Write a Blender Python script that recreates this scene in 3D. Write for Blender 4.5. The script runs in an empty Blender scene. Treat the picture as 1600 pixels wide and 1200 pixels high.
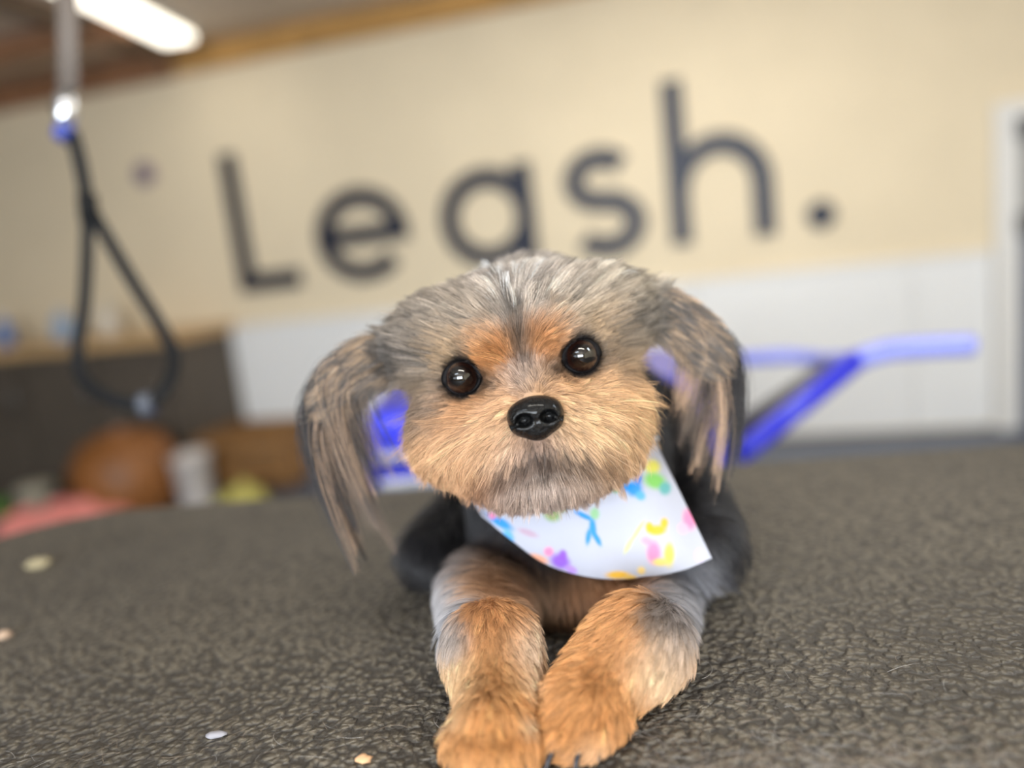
import bpy, bmesh, math, random
import numpy as np
from mathutils import Matrix, Vector, kdtree

rng = np.random.default_rng(7)
random.seed(7)
scene = bpy.context.scene
COL = scene.collection

# ------------------------------------------------------------------ camera
FPX = 1200.0
PITCH, ROLL = math.radians(9.86), math.radians(6.65)
TABLE_Z = 0.95
CAM = np.array([0.0, 0.0, TABLE_Z + 0.20])
_R0 = np.array([1.0, 0, 0]); _U0 = np.array([0, math.sin(PITCH), math.cos(PITCH)])
FW = np.array([0, math.cos(PITCH), -math.sin(PITCH)])
XC = math.cos(ROLL) * _R0 - math.sin(ROLL) * _U0
YC = math.sin(ROLL) * _R0 + math.cos(ROLL) * _U0
cam_d = bpy.data.cameras.new('camera'); cam = bpy.data.objects.new('camera', cam_d); COL.objects.link(cam)
cam_d.sensor_width = 36.0; cam_d.lens = 36.0 * FPX / 1600.0
cam_d.clip_start = 0.01; cam_d.clip_end = 60
M = Matrix(((XC[0], YC[0], -FW[0], CAM[0]), (XC[1], YC[1], -FW[1], CAM[1]), (XC[2], YC[2], -FW[2], CAM[2]), (0, 0, 0, 1)))
cam.matrix_world = M
cam_d.dof.use_dof = True; cam_d.dof.focus_distance = 0.340; cam_d.dof.aperture_fstop = 2.1
scene.camera = cam

# ------------------------------------------------------------------ view, world
scene.view_settings.view_transform = 'Standard'; scene.view_settings.look = 'None'
scene.view_settings.gamma = 1.0; scene.view_settings.use_curve_mapping = False
scene.view_settings.exposure = 0.07
world = bpy.data.worlds.new('world'); scene.world = world; world.use_nodes = True
world.node_tree.nodes['Background'].inputs[0].default_value = (0.85, 0.92, 1.0, 1)
world.node_tree.nodes['Background'].inputs[1].default_value = 0.35
scene.cycles.use_denoising = True; scene.cycles.use_adaptive_sampling = True; scene.cycles.adaptive_threshold = .02
scene.cycles.caustics_reflective = False; scene.cycles.caustics_refractive = False
scene.cycles.max_bounces = 8; scene.cycles.diffuse_bounces = 3; scene.cycles.glossy_bounces = 3

# ------------------------------------------------------------------ geometry of the place (from pixel directions)
def ray(x, y): return FW + (x - 800) / FPX * XC - (y - 600) / FPX * YC
def P(x, y, d): return CAM + d * ray(x, y)
def onz(x, y, z):
    d = ray(x, y); return CAM + d * (z - CAM[2]) / d[2]
TH = math.radians(74.9)
RA = np.array([math.sin(TH), -math.cos(TH), 0.0])          # along the back wall, to the right
RN = np.array([-math.cos(TH), -math.sin(TH), 0.0])         # out of the back wall, into the room
RP0 = onz(800, 703, 0.0)
K = CAM[2] / 1.09
def room(u, v, z): return RP0 + RA * u + RN * v + np.array([0, 0, z])
def onwall(x, y, v=0.0):                                   # pixel on the plane v metres in front of the back wall
    d = ray(x, y); t = ((RP0 + RN * v - CAM) @ RN) / (d @ RN); p = CAM + d * t
    return (p - RP0) @ RA, p[2]
CEIL = 2.52

# ------------------------------------------------------------------ helpers
def lin(c):
    c = np.asarray(c, float) / 255.0
    return np.where(c <= 0.04045, c / 12.92, ((c + 0.055) / 1.055) ** 2.4)
def mat(name, rgb, rough=0.6, spec=0.5, metal=0.0, noise=None, bump=None, coat=0.0, emit=None):
    m = bpy.data.materials.new(name); m.use_nodes = True; nt = m.node_tree; b = nt.nodes['Principled BSDF']
    c = tuple(lin(rgb)) + (1,)
    b.inputs['Base Color'].default_value = c
    b.inputs['Roughness'].default_value = rough; b.inputs['Specular IOR Level'].default_value = spec
    b.inputs['Metallic'].default_value = metal; b.inputs['Coat Weight'].default_value = coat
    tc = nt.nodes.new('ShaderNodeTexCoord')
    if noise:                                              # (scale, amount)
        n = nt.nodes.new('ShaderNodeTexNoise'); n.inputs['Scale'].default_value = noise[0]; n.inputs['Detail'].default_value = 6
        r = nt.nodes.new('ShaderNodeValToRGB')
        r.color_ramp.elements[0].position = .3; r.color_ramp.elements[1].position = .7
        r.color_ramp.elements[0].color = tuple(max(0, x * (1 - noise[1])) for x in c[:3]) + (1,)
        r.color_ramp.elements[1].color = tuple(min(1, x * (1 + noise[1])) for x in c[:3]) + (1,)
        nt.links.new(tc.outputs['Object'], n.inputs['Vector']); nt.links.new(n.outputs['Fac'], r.inputs['Fac'])
        nt.links.new(r.outputs['Color'], b.inputs['Base Color'])
    if bump:                                               # (scale, strength, distance)
        n2 = nt.nodes.new('ShaderNodeTexNoise'); n2.inputs['Scale'].default_value = bump[0]; n2.inputs['Detail'].default_value = 4
        bp = nt.nodes.new('ShaderNodeBump'); bp.inputs['Strength'].default_value = bump[1]; bp.inputs['Distance'].default_value = bump[2]
        nt.links.new(tc.outputs['Object'], n2.inputs['Vector']); nt.links.new(n2.outputs['Fac'], bp.inputs['Height'])
        nt.links.new(bp.outputs['Normal'], b.inputs['Normal'])
    if emit:
        b.inputs['Emission Color'].default_value = tuple(lin(emit[0])) + (1,); b.inputs['Emission Strength'].default_value = emit[1]
    return m
def link(o, parent=None):
    COL.objects.link(o)
    if parent is not None: o.parent = parent
    return o
def mesh_obj(name, verts, faces, m, parent=None, smooth=False):
    me = bpy.data.meshes.new(name); me.from_pydata([tuple(map(float, v)) for v in verts], [], [tuple(map(int, q)) for q in faces])
    me.materials.append(m)
    if smooth: me.polygons.foreach_set('use_smooth', [True] * len(me.polygons))
    me.update()
    return link(bpy.data.objects.new(name, me), parent)
def bm_obj(name, bm, m, parent=None, smooth=False):
    me = bpy.data.meshes.new(name); bmesh.ops.recalc_face_normals(bm, faces=bm.faces[:]); bm.to_mesh(me); bm.free(); me.materials.append(m)
    if smooth: me.polygons.foreach_set('use_smooth', [True] * len(me.polygons))
    return link(bpy.data.objects.new(name, me), parent)
def tag(o, label, cat, group=None, kind=None):
    o['label'] = label; o['category'] = cat
    if group: o['group'] = group
    if kind: o['kind'] = kind
    return o
def thing(name, label, cat, loc, group=None):
    o = bpy.data.objects.new(name, None); o.empty_display_size = .05; COL.objects.link(o); o.location = tuple(loc)
    return tag(o, label, cat, group)
def struct(o): o['kind'] = 'structure'; return o
def keep(child, parent):                                   # parent without moving
    child.parent = parent; child.matrix_parent_inverse = Matrix.Translation(-Vector(parent.location)); return child
BOXF = [(0, 3, 2, 1), (4, 5, 6, 7), (0, 1, 5, 4), (1, 2, 6, 5), (2, 3, 7, 6), (3, 0, 4, 7)]
def hexa(name, pts, m, bevel=0.0, parent=None):
    bm = bmesh.new(); vs = [bm.verts.new(tuple(p)) for p in pts]
    for q in BOXF: bm.faces.new([vs[i] for i in q])
    bmesh.ops.recalc_face_normals(bm, faces=bm.faces[:])
    if bevel > 0: bmesh.ops.bevel(bm, geom=bm.edges[:], offset=bevel, segments=2, affect='EDGES', profile=.5)
    o = bm_obj(name, bm, m)
    if parent is not None: keep(o, parent)
    return o
def rbox(name, u0, u1, v0, v1, z0, z1, m, bevel=0.0, parent=None):
    return hexa(name, [room(u0, v0, z0), room(u1, v0, z0), room(u1, v1, z0), room(u0, v1, z0),
                       room(u0, v0, z1), room(u1, v0, z1), room(u1, v1, z1), room(u0, v1, z1)], m, bevel, parent)
def tube(name, pts, rad, m, parent=None, seg=10, flat=1.0, flatdir=None, closed=False):
    """swept tube through points; rad number or list; flat squashes the section along flatdir"""
    pts = [np.asarray(p, float) for p in pts]; n = len(pts)
    rads = rad if hasattr(rad, '__len__') else [rad] * n
    V, Fc = [], []
    up = np.array([0, 0, 1.0]) if flatdir is None else np.asarray(flatdir, float)
    for i, p in enumerate(pts):
        a = pts[(i - 1) % n] if (closed or i > 0) else p
        b = pts[(i + 1) % n] if (closed or i < n - 1) else p
        t = b - a; t = t / (np.linalg.norm(t) + 1e-9)
        s = np.cross(t, up)
        if np.linalg.norm(s) < 1e-3: s = np.cross(t, np.array([1.0, 0.2, 0]))
        s /= np.linalg.norm(s); w = np.cross(s, t)
        for k in range(seg):
            an = 2 * math.pi * k / seg
            V.append(p + rads[i] * (math.cos(an) * s + flat * math.sin(an) * w))
    rows = n if closed else n - 1
    for i in range(rows):
        j = (i + 1) % n
        for k in range(seg): Fc.append((i * seg + k, i * seg + (k + 1) % seg, j * seg + (k + 1) % seg, j * seg + k))
    if not closed: Fc.append(tuple(range(seg))[::-1]); Fc.append(tuple((n - 1) * seg + k for k in range(seg)))
    o = mesh_obj(name, V, Fc, m, None, True)
    if parent is not None: keep(o, parent)
    return o
def smooth_path(pts, n=8):
    pts = [np.asarray(p, float) for p in pts]; out = []
    e = [2 * pts[0] - pts[1]] + pts + [2 * pts[-1] - pts[-2]]
    for i in range(1, len(e) - 2):
        for k in range(n):
            t = k / n; a, b, c, d = e[i - 1], e[i], e[i + 1], e[i + 2]
            out.append(.5 * (2 * b + (c - a) * t + (2 * a - 5 * b + 4 * c - d) * t * t + (3 * b - a - 3 * c + d) * t ** 3))
    out.append(pts[-1]); return out
def lathe(name, prof, base, m, parent=None, seg=28, squash=(1, 1), bumpy=0.0):
    V, Fc = [], []
    for r, z in prof:
        for k in range(seg):
            an = 2 * math.pi * k / seg; rr = r * (1 + bumpy * math.sin(3 * an + z * 30))
            V.append((base[0] + rr * math.cos(an) * squash[0], base[1] + rr * math.sin(an) * squash[1], base[2] + z))
    for i in range(len(prof) - 1):
        for k in range(seg): Fc.append((i * seg + k, i * seg + (k + 1) % seg, (i + 1) * seg + (k + 1) % seg, (i + 1) * seg + k))
    Fc.append(tuple(range(seg))[::-1]); Fc.append(tuple((len(prof) - 1) * seg + k for k in range(seg)))
    o = mesh_obj(name, V, Fc, m, None, True)
    if parent is not None: keep(o, parent)
    return o

# ------------------------------------------------------------------ room shell
m_cream = mat('cream_paint', (237, 221, 191), .75, .3, noise=(3, .03))
m_white = mat('white_panel', (243, 243, 242), .55, .4, noise=(2, .02))
m_trim = mat('white_trim', (236, 234, 230), .5)
m_floor = mat('blue_grey_floor', (92, 98, 112), .45, noise=(6, .12))
m_ceil = mat('ceiling_board', (214, 200, 184), .85, .2, noise=(2.5, .08))
m_wood = mat('pine_beam', (196, 150, 88), .7, .3, noise=(5, .2))
m_wood2 = mat('brown_beam', (150, 108, 78), .7, .3, noise=(5, .2))
U0, U1, V1 = -5.2, 3.4, 7.2
struct(rbox('floor', U0, U1, -.1, V1, -.1, 0, m_floor))
struct(rbox('ceiling', U0, U1, -.1, V1, CEIL, CEIL + .1, m_ceil))
wall_b = struct(rbox('wall_back', U0, U1, -.1, 0, 0, CEIL, m_cream))
WZ = .862
pw = 1.05
WE = onwall(1548, 400)[0]
us = np.arange(U0, WE - .05, pw)
for i, u in enumerate(us):                                  # white wainscot boards on the back wall
    b = rbox('wainscot_panel', u + .002, min(u + pw, WE) - .002, 0, .018, 0.02, WZ, m_white, .003); keep(b, wall_b)
struct(rbox('trim_1', U0, WE, .0, .03, WZ, WZ + .025, m_trim, .005))
struct(rbox('wall_left', U0 - .1, U0, -.1, V1, 0, CEIL, mat('bounce_dimming_taupe', (150, 136, 120), .8, .3, noise=(3, .03))))  # out-of-view wall, coloured darker to cut the light it bounces
struct(rbox('wall_right', U1, U1 + .1, -.1, V1, 0, CEIL, m_cream))
# front wall, behind the camera, with two window openings
fw_parts = [(U0, -3.6, 0, CEIL), (-3.6, 2.6, 0, .9), (-3.6, 2.6, 2.2, CEIL), (-.7, -.3, .9, 2.2), (2.6, U1, 0, CEIL)]
bm = bmesh.new()
for (a, b, c, d) in fw_parts:
    vs = [bm.verts.new(tuple(room(*q))) for q in [(a, V1, c), (b, V1, c), (b, V1 + .1, c), (a, V1 + .1, c), (a, V1, d), (b, V1, d), (b, V1 + .1, d), (a, V1 + .1, d)]]
    for q in BOXF: bm.faces.new([vs[i] for i in q])
struct(bm_obj('wall_front', bm, m_cream))
for n_, (a, b) in enumerate([(-3.6, -.7), (-.3, 2.6)]):
    bm = bmesh.new()
    for (x0, x1, z0, z1) in [(a, b, .9, .96), (a, b, 2.14, 2.2), (a, a + .06, .96, 2.14), (b - .06, b, .96, 2.14), ((a + b) / 2 - .03, (a + b) / 2 + .03, .96, 2.14)]:
        vs = [bm.verts.new(tuple(room(*q))) for q in [(x0, V1 + .02, z0), (x1, V1 + .02, z0), (x1, V1 + .08, z0), (x0, V1 + .08, z0), (x0, V1 + .02, z1), (x1, V1 + .02, z1), (x1, V1 + .08, z1), (x0, V1 + .08, z1)]]
        for q in BOXF: bm.faces.new([vs[i] for i in q])
    struct(bm_obj('window_%d' % (n_ + 1), bm, m_trim))
    L = bpy.data.lights.new('daylight', 'AREA'); L.shape = 'RECTANGLE'; L.size = b - a; L.size_y = 1.3; L.energy = (25, 250)[n_]; L.color = (.86, .93, 1.0)
    lo = link(bpy.data.objects.new('daylight', L)); c = room((a + b) / 2, V1 + .09, 1.55)
    # local -Z points into the room
    z_ = RN; x_ = RA; y_ = np.cross(z_, x_)
    lo.matrix_world = Matrix(((x_[0], y_[0], z_[0], c[0]), (x_[1], y_[1], z_[1], c[1]), (x_[2], y_[2], z_[2], c[2]), (0, 0, 0, 1)))
# beams along the top of the back wall
WT = 2.385
struct(rbox('trim_2', -1.75, U1, 0, .06, WT, CEIL, m_wood, .006))
struct(rbox('trim_3', U0, -1.78, 0, .09, WT - .01, CEIL, m_wood2, .006))
struct(rbox('trim_4', U0, -1.55, .62, .74, CEIL - .10, CEIL, m_wood2, .006))
struct(rbox('trim_5', -1.80, -1.66, .0, V1, CEIL - .07, CEIL, mat('dark_beam', (112, 92, 74), .7, noise=(5, .2)), .006))

# ------------------------------------------------------------------ ceiling lights
m_tube = mat('lit_tube', (255, 250, 238), .4, emit=((255, 247, 230), 3.0))
m_lamp = mat('lamp_body', (225, 225, 222), .5)
m_day = mat('lit_panel', (245, 250, 255), .4, emit=((226, 240, 255), 3.0))
for m__ in (m_tube, m_day): m__.cycles.emission_sampling = 'NONE'
def ceiling_fixture(name, c, direction, length, width, label, energy, color, tube_m, drop=.05):
    t = thing(name, label, 'ceiling light', (c[0], c[1], CEIL), 'ceiling lights')
    d = np.array([direction[0], direction[1], 0]); d /= np.linalg.norm(d); s = np.array([-d[1], d[0], 0])
    def bx(nm, l, w, z0, z1, m, bev):
        pts = [c + d * a * l / 2 + s * b * w / 2 for a, b in ((-1, -1), (1, -1), (1, 1), (-1, 1))]
        return hexa(nm, [(p[0], p[1], z0) for p in pts] + [(p[0], p[1], z1) for p in pts], m, bev, t)
    bx('housing', length, width, CEIL - drop, CEIL, m_lamp, .004)
    bx('diffuser', length * .97, width * .86, CEIL - drop - .035, CEIL - drop, tube_m, .012)
    L = bpy.data.lights.new('lamp_light', 'AREA'); L.shape = 'RECTANGLE'; L.size = length * .95; L.size_y = width * .84; L.energy = energy; L.color = color
    lo = link(bpy.data.objects.new('lamp_light', L)); lo.parent = t
    lo.matrix_parent_inverse = Matrix.Identity(4); ang = math.atan2(d[1], d[0])
    lo.location = (0, 0, -drop - .04); lo.rotation_euler = (0, 0, ang)
    return t
a = onz(95, -25, CEIL - .08); b = onz(283, 68, CEIL - .08)
ceiling_fixture('strip_light', (a + b) / 2, b - a, np.linalg.norm(b - a), .20, 'white fluorescent strip light on the ceiling at the upper left', 2, (1, .95, .86), m_tube)
dogxy = np.array([0.02, .36, 0])
ceiling_fixture('strip_light', dogxy + np.array([.12, -.55, 0]), (1, -.26), 1.2, .16, 'white fluorescent strip light on the ceiling above the camera', 9, (1, .94, .84), m_tube)
ceiling_fixture('strip_light', room(1.1, 1.35, 0), RA, 1.5, .20, 'added out-of-view strip light brightening the wall near the lettering', 21, (1, .95, .86), m_tube)  # lamp added out of view to brighten the right of the back wall
ceiling_fixture('light_panel', dogxy + np.array([-1.35, -1.2, 0]), (1, -.26), 1.1, .55, 'cool white ceiling panel to the left above the table', 8, (.84, .92, 1), m_day, .03)
ceiling_fixture('light_panel', dogxy + np.array([1.85, -.30, 0]), (1, -.26), 1.1, .55, 'cool white ceiling panel to the right above the table', 18, (.84, .92, 1), m_day, .03)

# ------------------------------------------------------------------ the wall sign
m_navy = mat('navy_letters', (24, 30, 50), .42, .4)
sign = thing('wall_sign', 'large navy blue lettering reading Leash. on the cream wall', 'sign', room(-1.5 * K, .0, 1.02 * K))
ST = .10 * K
def stroke(bm, path, w=ST, th=.02):
    path = [np.asarray(p, float) for p in path]; n = len(path); L, R = [], []
    for i, p in enumerate(path):
        t = path[min(i + 1, n - 1)] - path[max(i - 1, 0)]; t /= np.linalg.norm(t) + 1e-9; s = np.array([-t[1], t[0]])
        L.append(p + s * w / 2); R.append(p - s * w / 2)
    rows = []
    for l, r in zip(L, R):
        rows.append([bm.verts.new(tuple(room(l[0], .001, l[1]))), bm.verts.new(tuple(room(r[0], .001, r[1]))),
                     bm.verts.new(tuple(room(r[0], th, r[1]))), bm.verts.new(tuple(room(l[0], th, l[1])))])
    for i in range(n - 1):
        for k in range(4): bm.faces.new([rows[i][k], rows[i][(k + 1) % 4], rows[i + 1][(k + 1) % 4], rows[i + 1][k]])
    bm.faces.new(rows[0]); bm.faces.new(rows[-1][::-1])
def arc(cx, cz, rx, rz, a0, a1, n=40):
    return [(cx + rx * math.cos(math.radians(a0 + (a1 - a0) * i / n)), cz + rz * math.sin(math.radians(a0 + (a1 - a0) * i / n))) for i in range(n + 1)]
def letter(paths, label):
    bm = bmesh.new()
    for i, p in enumerate(paths): stroke(bm, [(x * K, z * K) for x, z in p], th=.02 + .0015 * i)
    o = bm_obj('letter', bm, m_navy); keep(o, sign); o['label'] = label
letter([[(-1.455, 1.80), (-1.455, 1.04)], [(-1.505, 1.075), (-1.115, 1.075)]], 'navy capital letter L')
letter([arc(-.705, 1.265, .225, .205, 0, 318), [(-.92, 1.265), (-.43, 1.265)]], 'navy letter e')
letter([arc(.02, 1.27, .21, .205, 0, 360), [(.225, 1.525), (.225, 1.02)]], 'navy letter a')
sp = arc(.625, 1.385, .135, .105, 35, 270, 24) + arc(.64, 1.165, .15, .115, 90, -145, 24)
letter([sp], 'navy letter s')
letter([[(1.005, 1.80), (1.005, 1.02)], arc(1.205, 1.275, .195, .205, 178, 0, 30) + [(1.40, 1.02)]], 'navy letter h')
bm = bmesh.new(); cpts = arc(1.655, 1.085, .065, .065, 0, 345, 23)
f1 = [bm.verts.new(tuple(room(x * K, .001, z * K))) for x, z in cpts]; f2 = [bm.verts.new(tuple(room(x * K, .02, z * K))) for x, z in cpts]
bm.faces.new(f1); bm.faces.new(f2[::-1])
for i in range(len(f1)): bm.faces.new([f1[i], f1[(i + 1) % len(f1)], f2[(i + 1) % len(f1)], f2[i]])
o = bm_obj('full_stop', bm, m_navy); keep(o, sign); o['label'] = 'round navy full stop'

# small mauve disc on the wall
u, z = onwall(228, 272)
V, Fc = [], []
t = thing('wall_disc', 'small round mauve disc on the cream wall left of the lettering', 'wall ornament', room(u, 0, z))
for nm, r, v0, v1, mm in (('rim', .068, 0, .02, mat('mauve_rim', (150, 130, 145), .5)), ('face', .055, .02, .026, mat('mauve_face', (120, 104, 128), .5))):
    bm = bmesh.new(); cp = arc(u, z, r, r, 0, 345, 23)
    f1 = [bm.verts.new(tuple(room(x, v0, q))) for x, q in cp]; f2 = [bm.verts.new(tuple(room(x, v1, q))) for x, q in cp]
    bm.faces.new(f1); bm.faces.new(f2[::-1])
    for i in range(len(f1)): bm.faces.new([f1[i], f1[(i + 1) % len(f1)], f2[(i + 1) % len(f1)], f2[i]])
    keep(bm_obj(nm, bm, mm), t)

# white framed gate at the right edge
u, z = onwall(1545, 165)
gt = thing('kennel_gate', 'tall white framed gate with grey panel at the right edge', 'gate', room(u, 0, 0))
gu = u + .01; gw = .85; gz = z
rbox('frame_post', gu, gu + .10, .0, .06, 0, gz, m_trim, .006, gt)
rbox('frame_post', gu + gw - .1, gu + gw, .0, .06, 0, gz, m_trim, .006, gt)
rbox('frame_rail', gu + .1, gu + gw - .1, .0, .06, gz - .09, gz, m_trim, .006, gt)
rbox('lower_panel', gu + .1, gu + gw - .1, .005, .03, .0, gz * .66, mat('slate_panel', (96, 104, 122), .4), .002, gt)
rbox('upper_panel', gu + .1, gu + gw - .1, .005, .03, gz * .66 + .005, gz - .09, mat('grey_panel', (150, 150, 148), .4), .002, gt)
for zz in (gz * .64, gz * .92): rbox('hinge', gu + .085, gu + .17, .03, .075, zz - .05, zz + .05, mat('dark_hinge', (60, 60, 62), .5), .004, gt)

# ------------------------------------------------------------------ counter on the left, with things on it
m_oak = mat('oak_worktop', (205, 168, 118), .5, noise=(4, .15))
m_dark = mat('dark_cabinet', (86, 77, 67), .6, noise=(4, .12))
CV = .62
ue, _ = onwall(272, 560, CV)
cnt = thing('counter_cabinet', 'dark low cabinet beneath the pale wooden worktop on the left', 'cabinet', room(ue - 1, .3, 0))
rbox('carcass', U0 + .05, ue - .03, .03, CV - .06, .0, .855, m_dark, .004, cnt)
x = ue - .05; k = 0
while x > U0 + .6:
    d = rbox('cabinet_door', x - .52, x - .01, CV - .06, CV - .04, .08, .84, m_dark, .004, cnt)
    h = tube('handle', [room(x - .07, CV - .025, .52), room(x - .07, CV - .025, .70)], .007, mat('steel_handle', (150, 150, 150), .3, metal=1.0)); keep(h, d)
    h.matrix_parent_inverse = Matrix.Identity(4) if False else h.matrix_parent_inverse
    x -= .53
tag(rbox('worktop', U0 + .03, ue, .02, CV, .857, .915, m_oak, .006), 'pale wooden worktop on the dark cabinet at the left', 'worktop')
def bottle(px, v, h, r, col, label, cap):
    uu, _ = onwall(px, 510, v); c = room(uu, v, .9155)
    t = thing('bottle', label, 'bottle', c, 'bottles on the worktop')
    lathe('bottle_body', [(r * .9, 0), (r, .01), (r, h * .6), (r * .85, h * .7), (r * .35, h * .82), (r * .33, h * .86)], c, mat('bottle_plastic', col, .3, coat=.3), t)
    lathe('bottle_cap', [(r * .42, h * .86), (r * .42, h), (r * .3, h * 1.01)], c, mat('bottle_cap', cap, .4), t)
bottle(4, .32, .20, .05, (70, 120, 190), 'blue bottle on the worktop at the left picture edge', (230, 230, 235))
bottle(98, .30, .19, .06, (150, 175, 205), 'pale blue bottle on the worktop beside the black noose', (200, 210, 225))
bottle(172, .28, .20, .055, (215, 208, 196), 'off-white bottle on the worktop inside the noose loop', (220, 216, 205))

# ------------------------------------------------------------------ things on the floor near the cabinet
m_brown = mat('brown_leather', (140, 88, 42), .5, noise=(9, .25), bump=(30, .3, .01))
c = room(onwall(190, 700, CV + .32)[0], CV + .32, 0)
t = thing('floor_pouf', 'round brown leather pouf on the floor before the dark cabinet', 'pouf', c)
lathe('cushion', [(.16, .0), (.23, .05), (.27, .17), (.26, .31), (.20, .41), (.10, .455), (.03, .46)], c, m_brown, t, bumpy=.02)
lathe('button', [(.03, .458), (.03, .468), (.015, .475)], c, mat('tan_button', (176, 130, 104), .5), t)
ub, _ = onwall(358, 700, .45); ub = max(ub, ue + .31)
t = thing('wooden_crate', 'brown wooden crate on the floor at the foot of the white wall', 'crate', room(ub, .4, 0))
m_cr = mat('crate_wood', (142, 102, 58), .7, noise=(7, .2))
for j in range(3):
    rbox('crate_board', ub - .30, ub + .28, .60, .62, .03 + j * .10, .12 + j * .10, m_cr, .004, t)
    rbox('crate_board', ub - .30, ub + .28, .20, .22, .03 + j * .10, .12 + j * .10, m_cr, .004, t)
    rbox('crate_side', ub - .30, ub - .28, .22, .60, .03 + j * .10, .12 + j * .10, m_cr, .004, t)
    rbox('crate_side', ub + .26, ub + .28, .22, .60, .03 + j * .10, .12 + j * .10, m_cr, .004, t)
for a_ in (-.27, .23):
    for b_ in (.225, .575): rbox('corner_post', ub + a_, ub + a_ + .03, b_, b_ + .025, .0, .33, m_cr, .003, t)
rbox('crate_base', ub - .28, ub + .26, .22, .60, .02, .035, m_cr, .002, t)
ut, _ = onwall(297, 720, .85); c = room(ut, .85, 0)
t = thing('waste_bucket', 'white plastic bucket on the floor in front of the brown crate', 'bucket', c)
lathe('bucket_body', [(.075, 0), (.08, .01), (.10, .27), (.107, .275), (.107, .295), (.095, .295), (.075, .03)], c, mat('white_plastic', (212, 204, 198), .45), t)
tube('bail_handle', smooth_path([c + np.array([-.105, 0, .27]), c + np.array([-.08, -.06, .20]), c + np.array([0, -.118, .16]), c + np.array([.08, -.06, .20]), c + np.array([.105, 0, .27])]), .004, mat('bail_wire', (170, 170, 172), .3, metal=1.0), t)
def cloth_heap(name, c, ax, ay, h, m, label, seed, rot=0.0):
    r = np.random.default_rng(seed); ph = r.uniform(0, 6.28, 8); n = 46; V, Fc = [], []
    for j in range(n):
        for i in range(n):
            x, y = (i / (n - 1) * 2 - 1), (j / (n - 1) * 2 - 1)
            q = max(0, 1 - (abs(x) ** 2.6 + abs(y) ** 2.6)) ** .5
            zz = h * q * (.72 + .16 * math.sin(3.1 * x + 2 * y + ph[0]) + .12 * math.sin(7 * x - 5 * y + ph[1]) + .07 * math.sin(11 * y + 4 * x + ph[2])) + .004
            xx = ax * x * (1 + .05 * math.sin(5 * y + ph[3])); yy = ay * y * (1 + .07 * math.sin(4 * x + ph[4]))
            V.append((c[0] + xx * math.cos(rot) - yy * math.sin(rot), c[1] + xx * math.sin(rot) + yy * math.cos(rot), c[2] + zz))
    for j in range(n - 1):
        for i in range(n - 1): Fc.append((j * n + i, j * n + i + 1, (j + 1) * n + i + 1, (j + 1) * n + i))
    o = mesh_obj(name, V, Fc, m, None, True)
    s = o.modifiers.new('thickness', 'SOLIDIFY'); s.thickness = .004; s.offset = -1
    return tag(o, label, 'towel')
uy, _ = onwall(368, 745, .95)
cloth_heap('crumpled_towel', room(uy, .95, 0.003), .16, .10, .15, mat('yellow_terry', (190, 180, 98), .9, bump=(120, .5, .01)), 'pale yellow towel heaped on the floor beside the white bucket', 3, -.26)
c = onz(105, 815, 0.08)
cloth_heap('crumpled_towel', np.array([c[0], c[1], .003]), .33, .16, .24, mat('pink_terry', (226, 138, 128), .9, bump=(120, .5, .01)), 'pink towel heaped on the floor behind the table corner', 5, .35)
c = room(onwall(52, 750, CV + .25)[0], CV + .25, 0)
t = thing('storage_tub', 'pale round tub on the floor before the dark cabinet', 'tub', c)
lathe('tub_body', [(.075, 0), (.085, .01), (.095, .12), (.10, .125), (.10, .14), (.09, .14), (.07, .02)], c, mat('pale_tub', (176, 168, 148), .5), t)
lathe('tub_lid', [(.104, .141), (.104, .155), (.09, .165), (.02, .17)], c, mat('pale_lid', (190, 182, 162), .5), t)
c = onz(4, 808, 0)
t = thing('toy_ball', 'small green ball on the floor at the left picture edge', 'ball', (c[0], c[1], 0))
pr = [(max(.002, .055 * math.sin(math.pi * i / 14)), .055 - .055 * math.cos(math.pi * i / 14)) for i in range(15)]
lathe('ball_shell', pr, (c[0], c[1], 0), mat('green_rubber', (96, 140, 52), .5), t)
tube('ball_seam', [np.array([c[0] + .0555 * math.cos(a), c[1] + .0555 * math.sin(a), .055]) for a in np.linspace(0, 6.28, 25)[:-1]], .0025, mat('seam_rubber', (70, 110, 40), .5), t, seg=6, closed=True)

# ------------------------------------------------------------------ blue trolley behind the table
m_blue = mat('blue_enamel', (36, 46, 214), .3, .5, coat=.4)
m_blue_sheen = mat('blue_enamel_sheen', (138, 146, 226), .3, .5, coat=.4)  # blue enamel with its glossy reflection painted in as a paler colour
m_chr = mat('polished_steel', (225, 228, 232), .18, metal=1.0)
m_grey = mat('grey_rubber', (92, 88, 84), .6)
BD = 1.05
tr = thing('blue_trolley', 'bright blue wheeled equipment trolley with steel bands behind the dog', 'trolley', (P(850, 700, BD)[0], P(850, 700, BD)[1], 0))
bl = P(566, 700, BD); br = P(1138, 640, BD); dirx = np.array([br[0] - bl[0], br[1] - bl[1], 0]); bw = np.linalg.norm(dirx); dirx /= bw; diry = np.array([-dirx[1], dirx[0], 0])
ztop = P(1090, 575, BD)[2]; ztl = P(600, 655, BD)[2]; zt = (ztop + ztl) / 2
def tbox(nm, s0, s1, d0, d1, z0, z1, m, bev=.006):
    q = [bl + dirx * s + diry * d for s, d in ((s0, d0), (s1, d0), (s1, d1), (s0, d1))]
    return hexa(nm, [(p[0], p[1], z0) for p in q] + [(p[0], p[1], z1) for p in q], m, bev, tr)
tbox('trolley_body', 0, bw, .0, .34, .12, zt, m_blue, .02)
zb1, zb2 = P(625, 712, BD)[2], P(625, 757, BD)[2]
tbox('steel_band', .015, bw * .3, -.012, -.0005, zb1 - .007, zb1 + .007, m_chr, .003)
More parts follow.
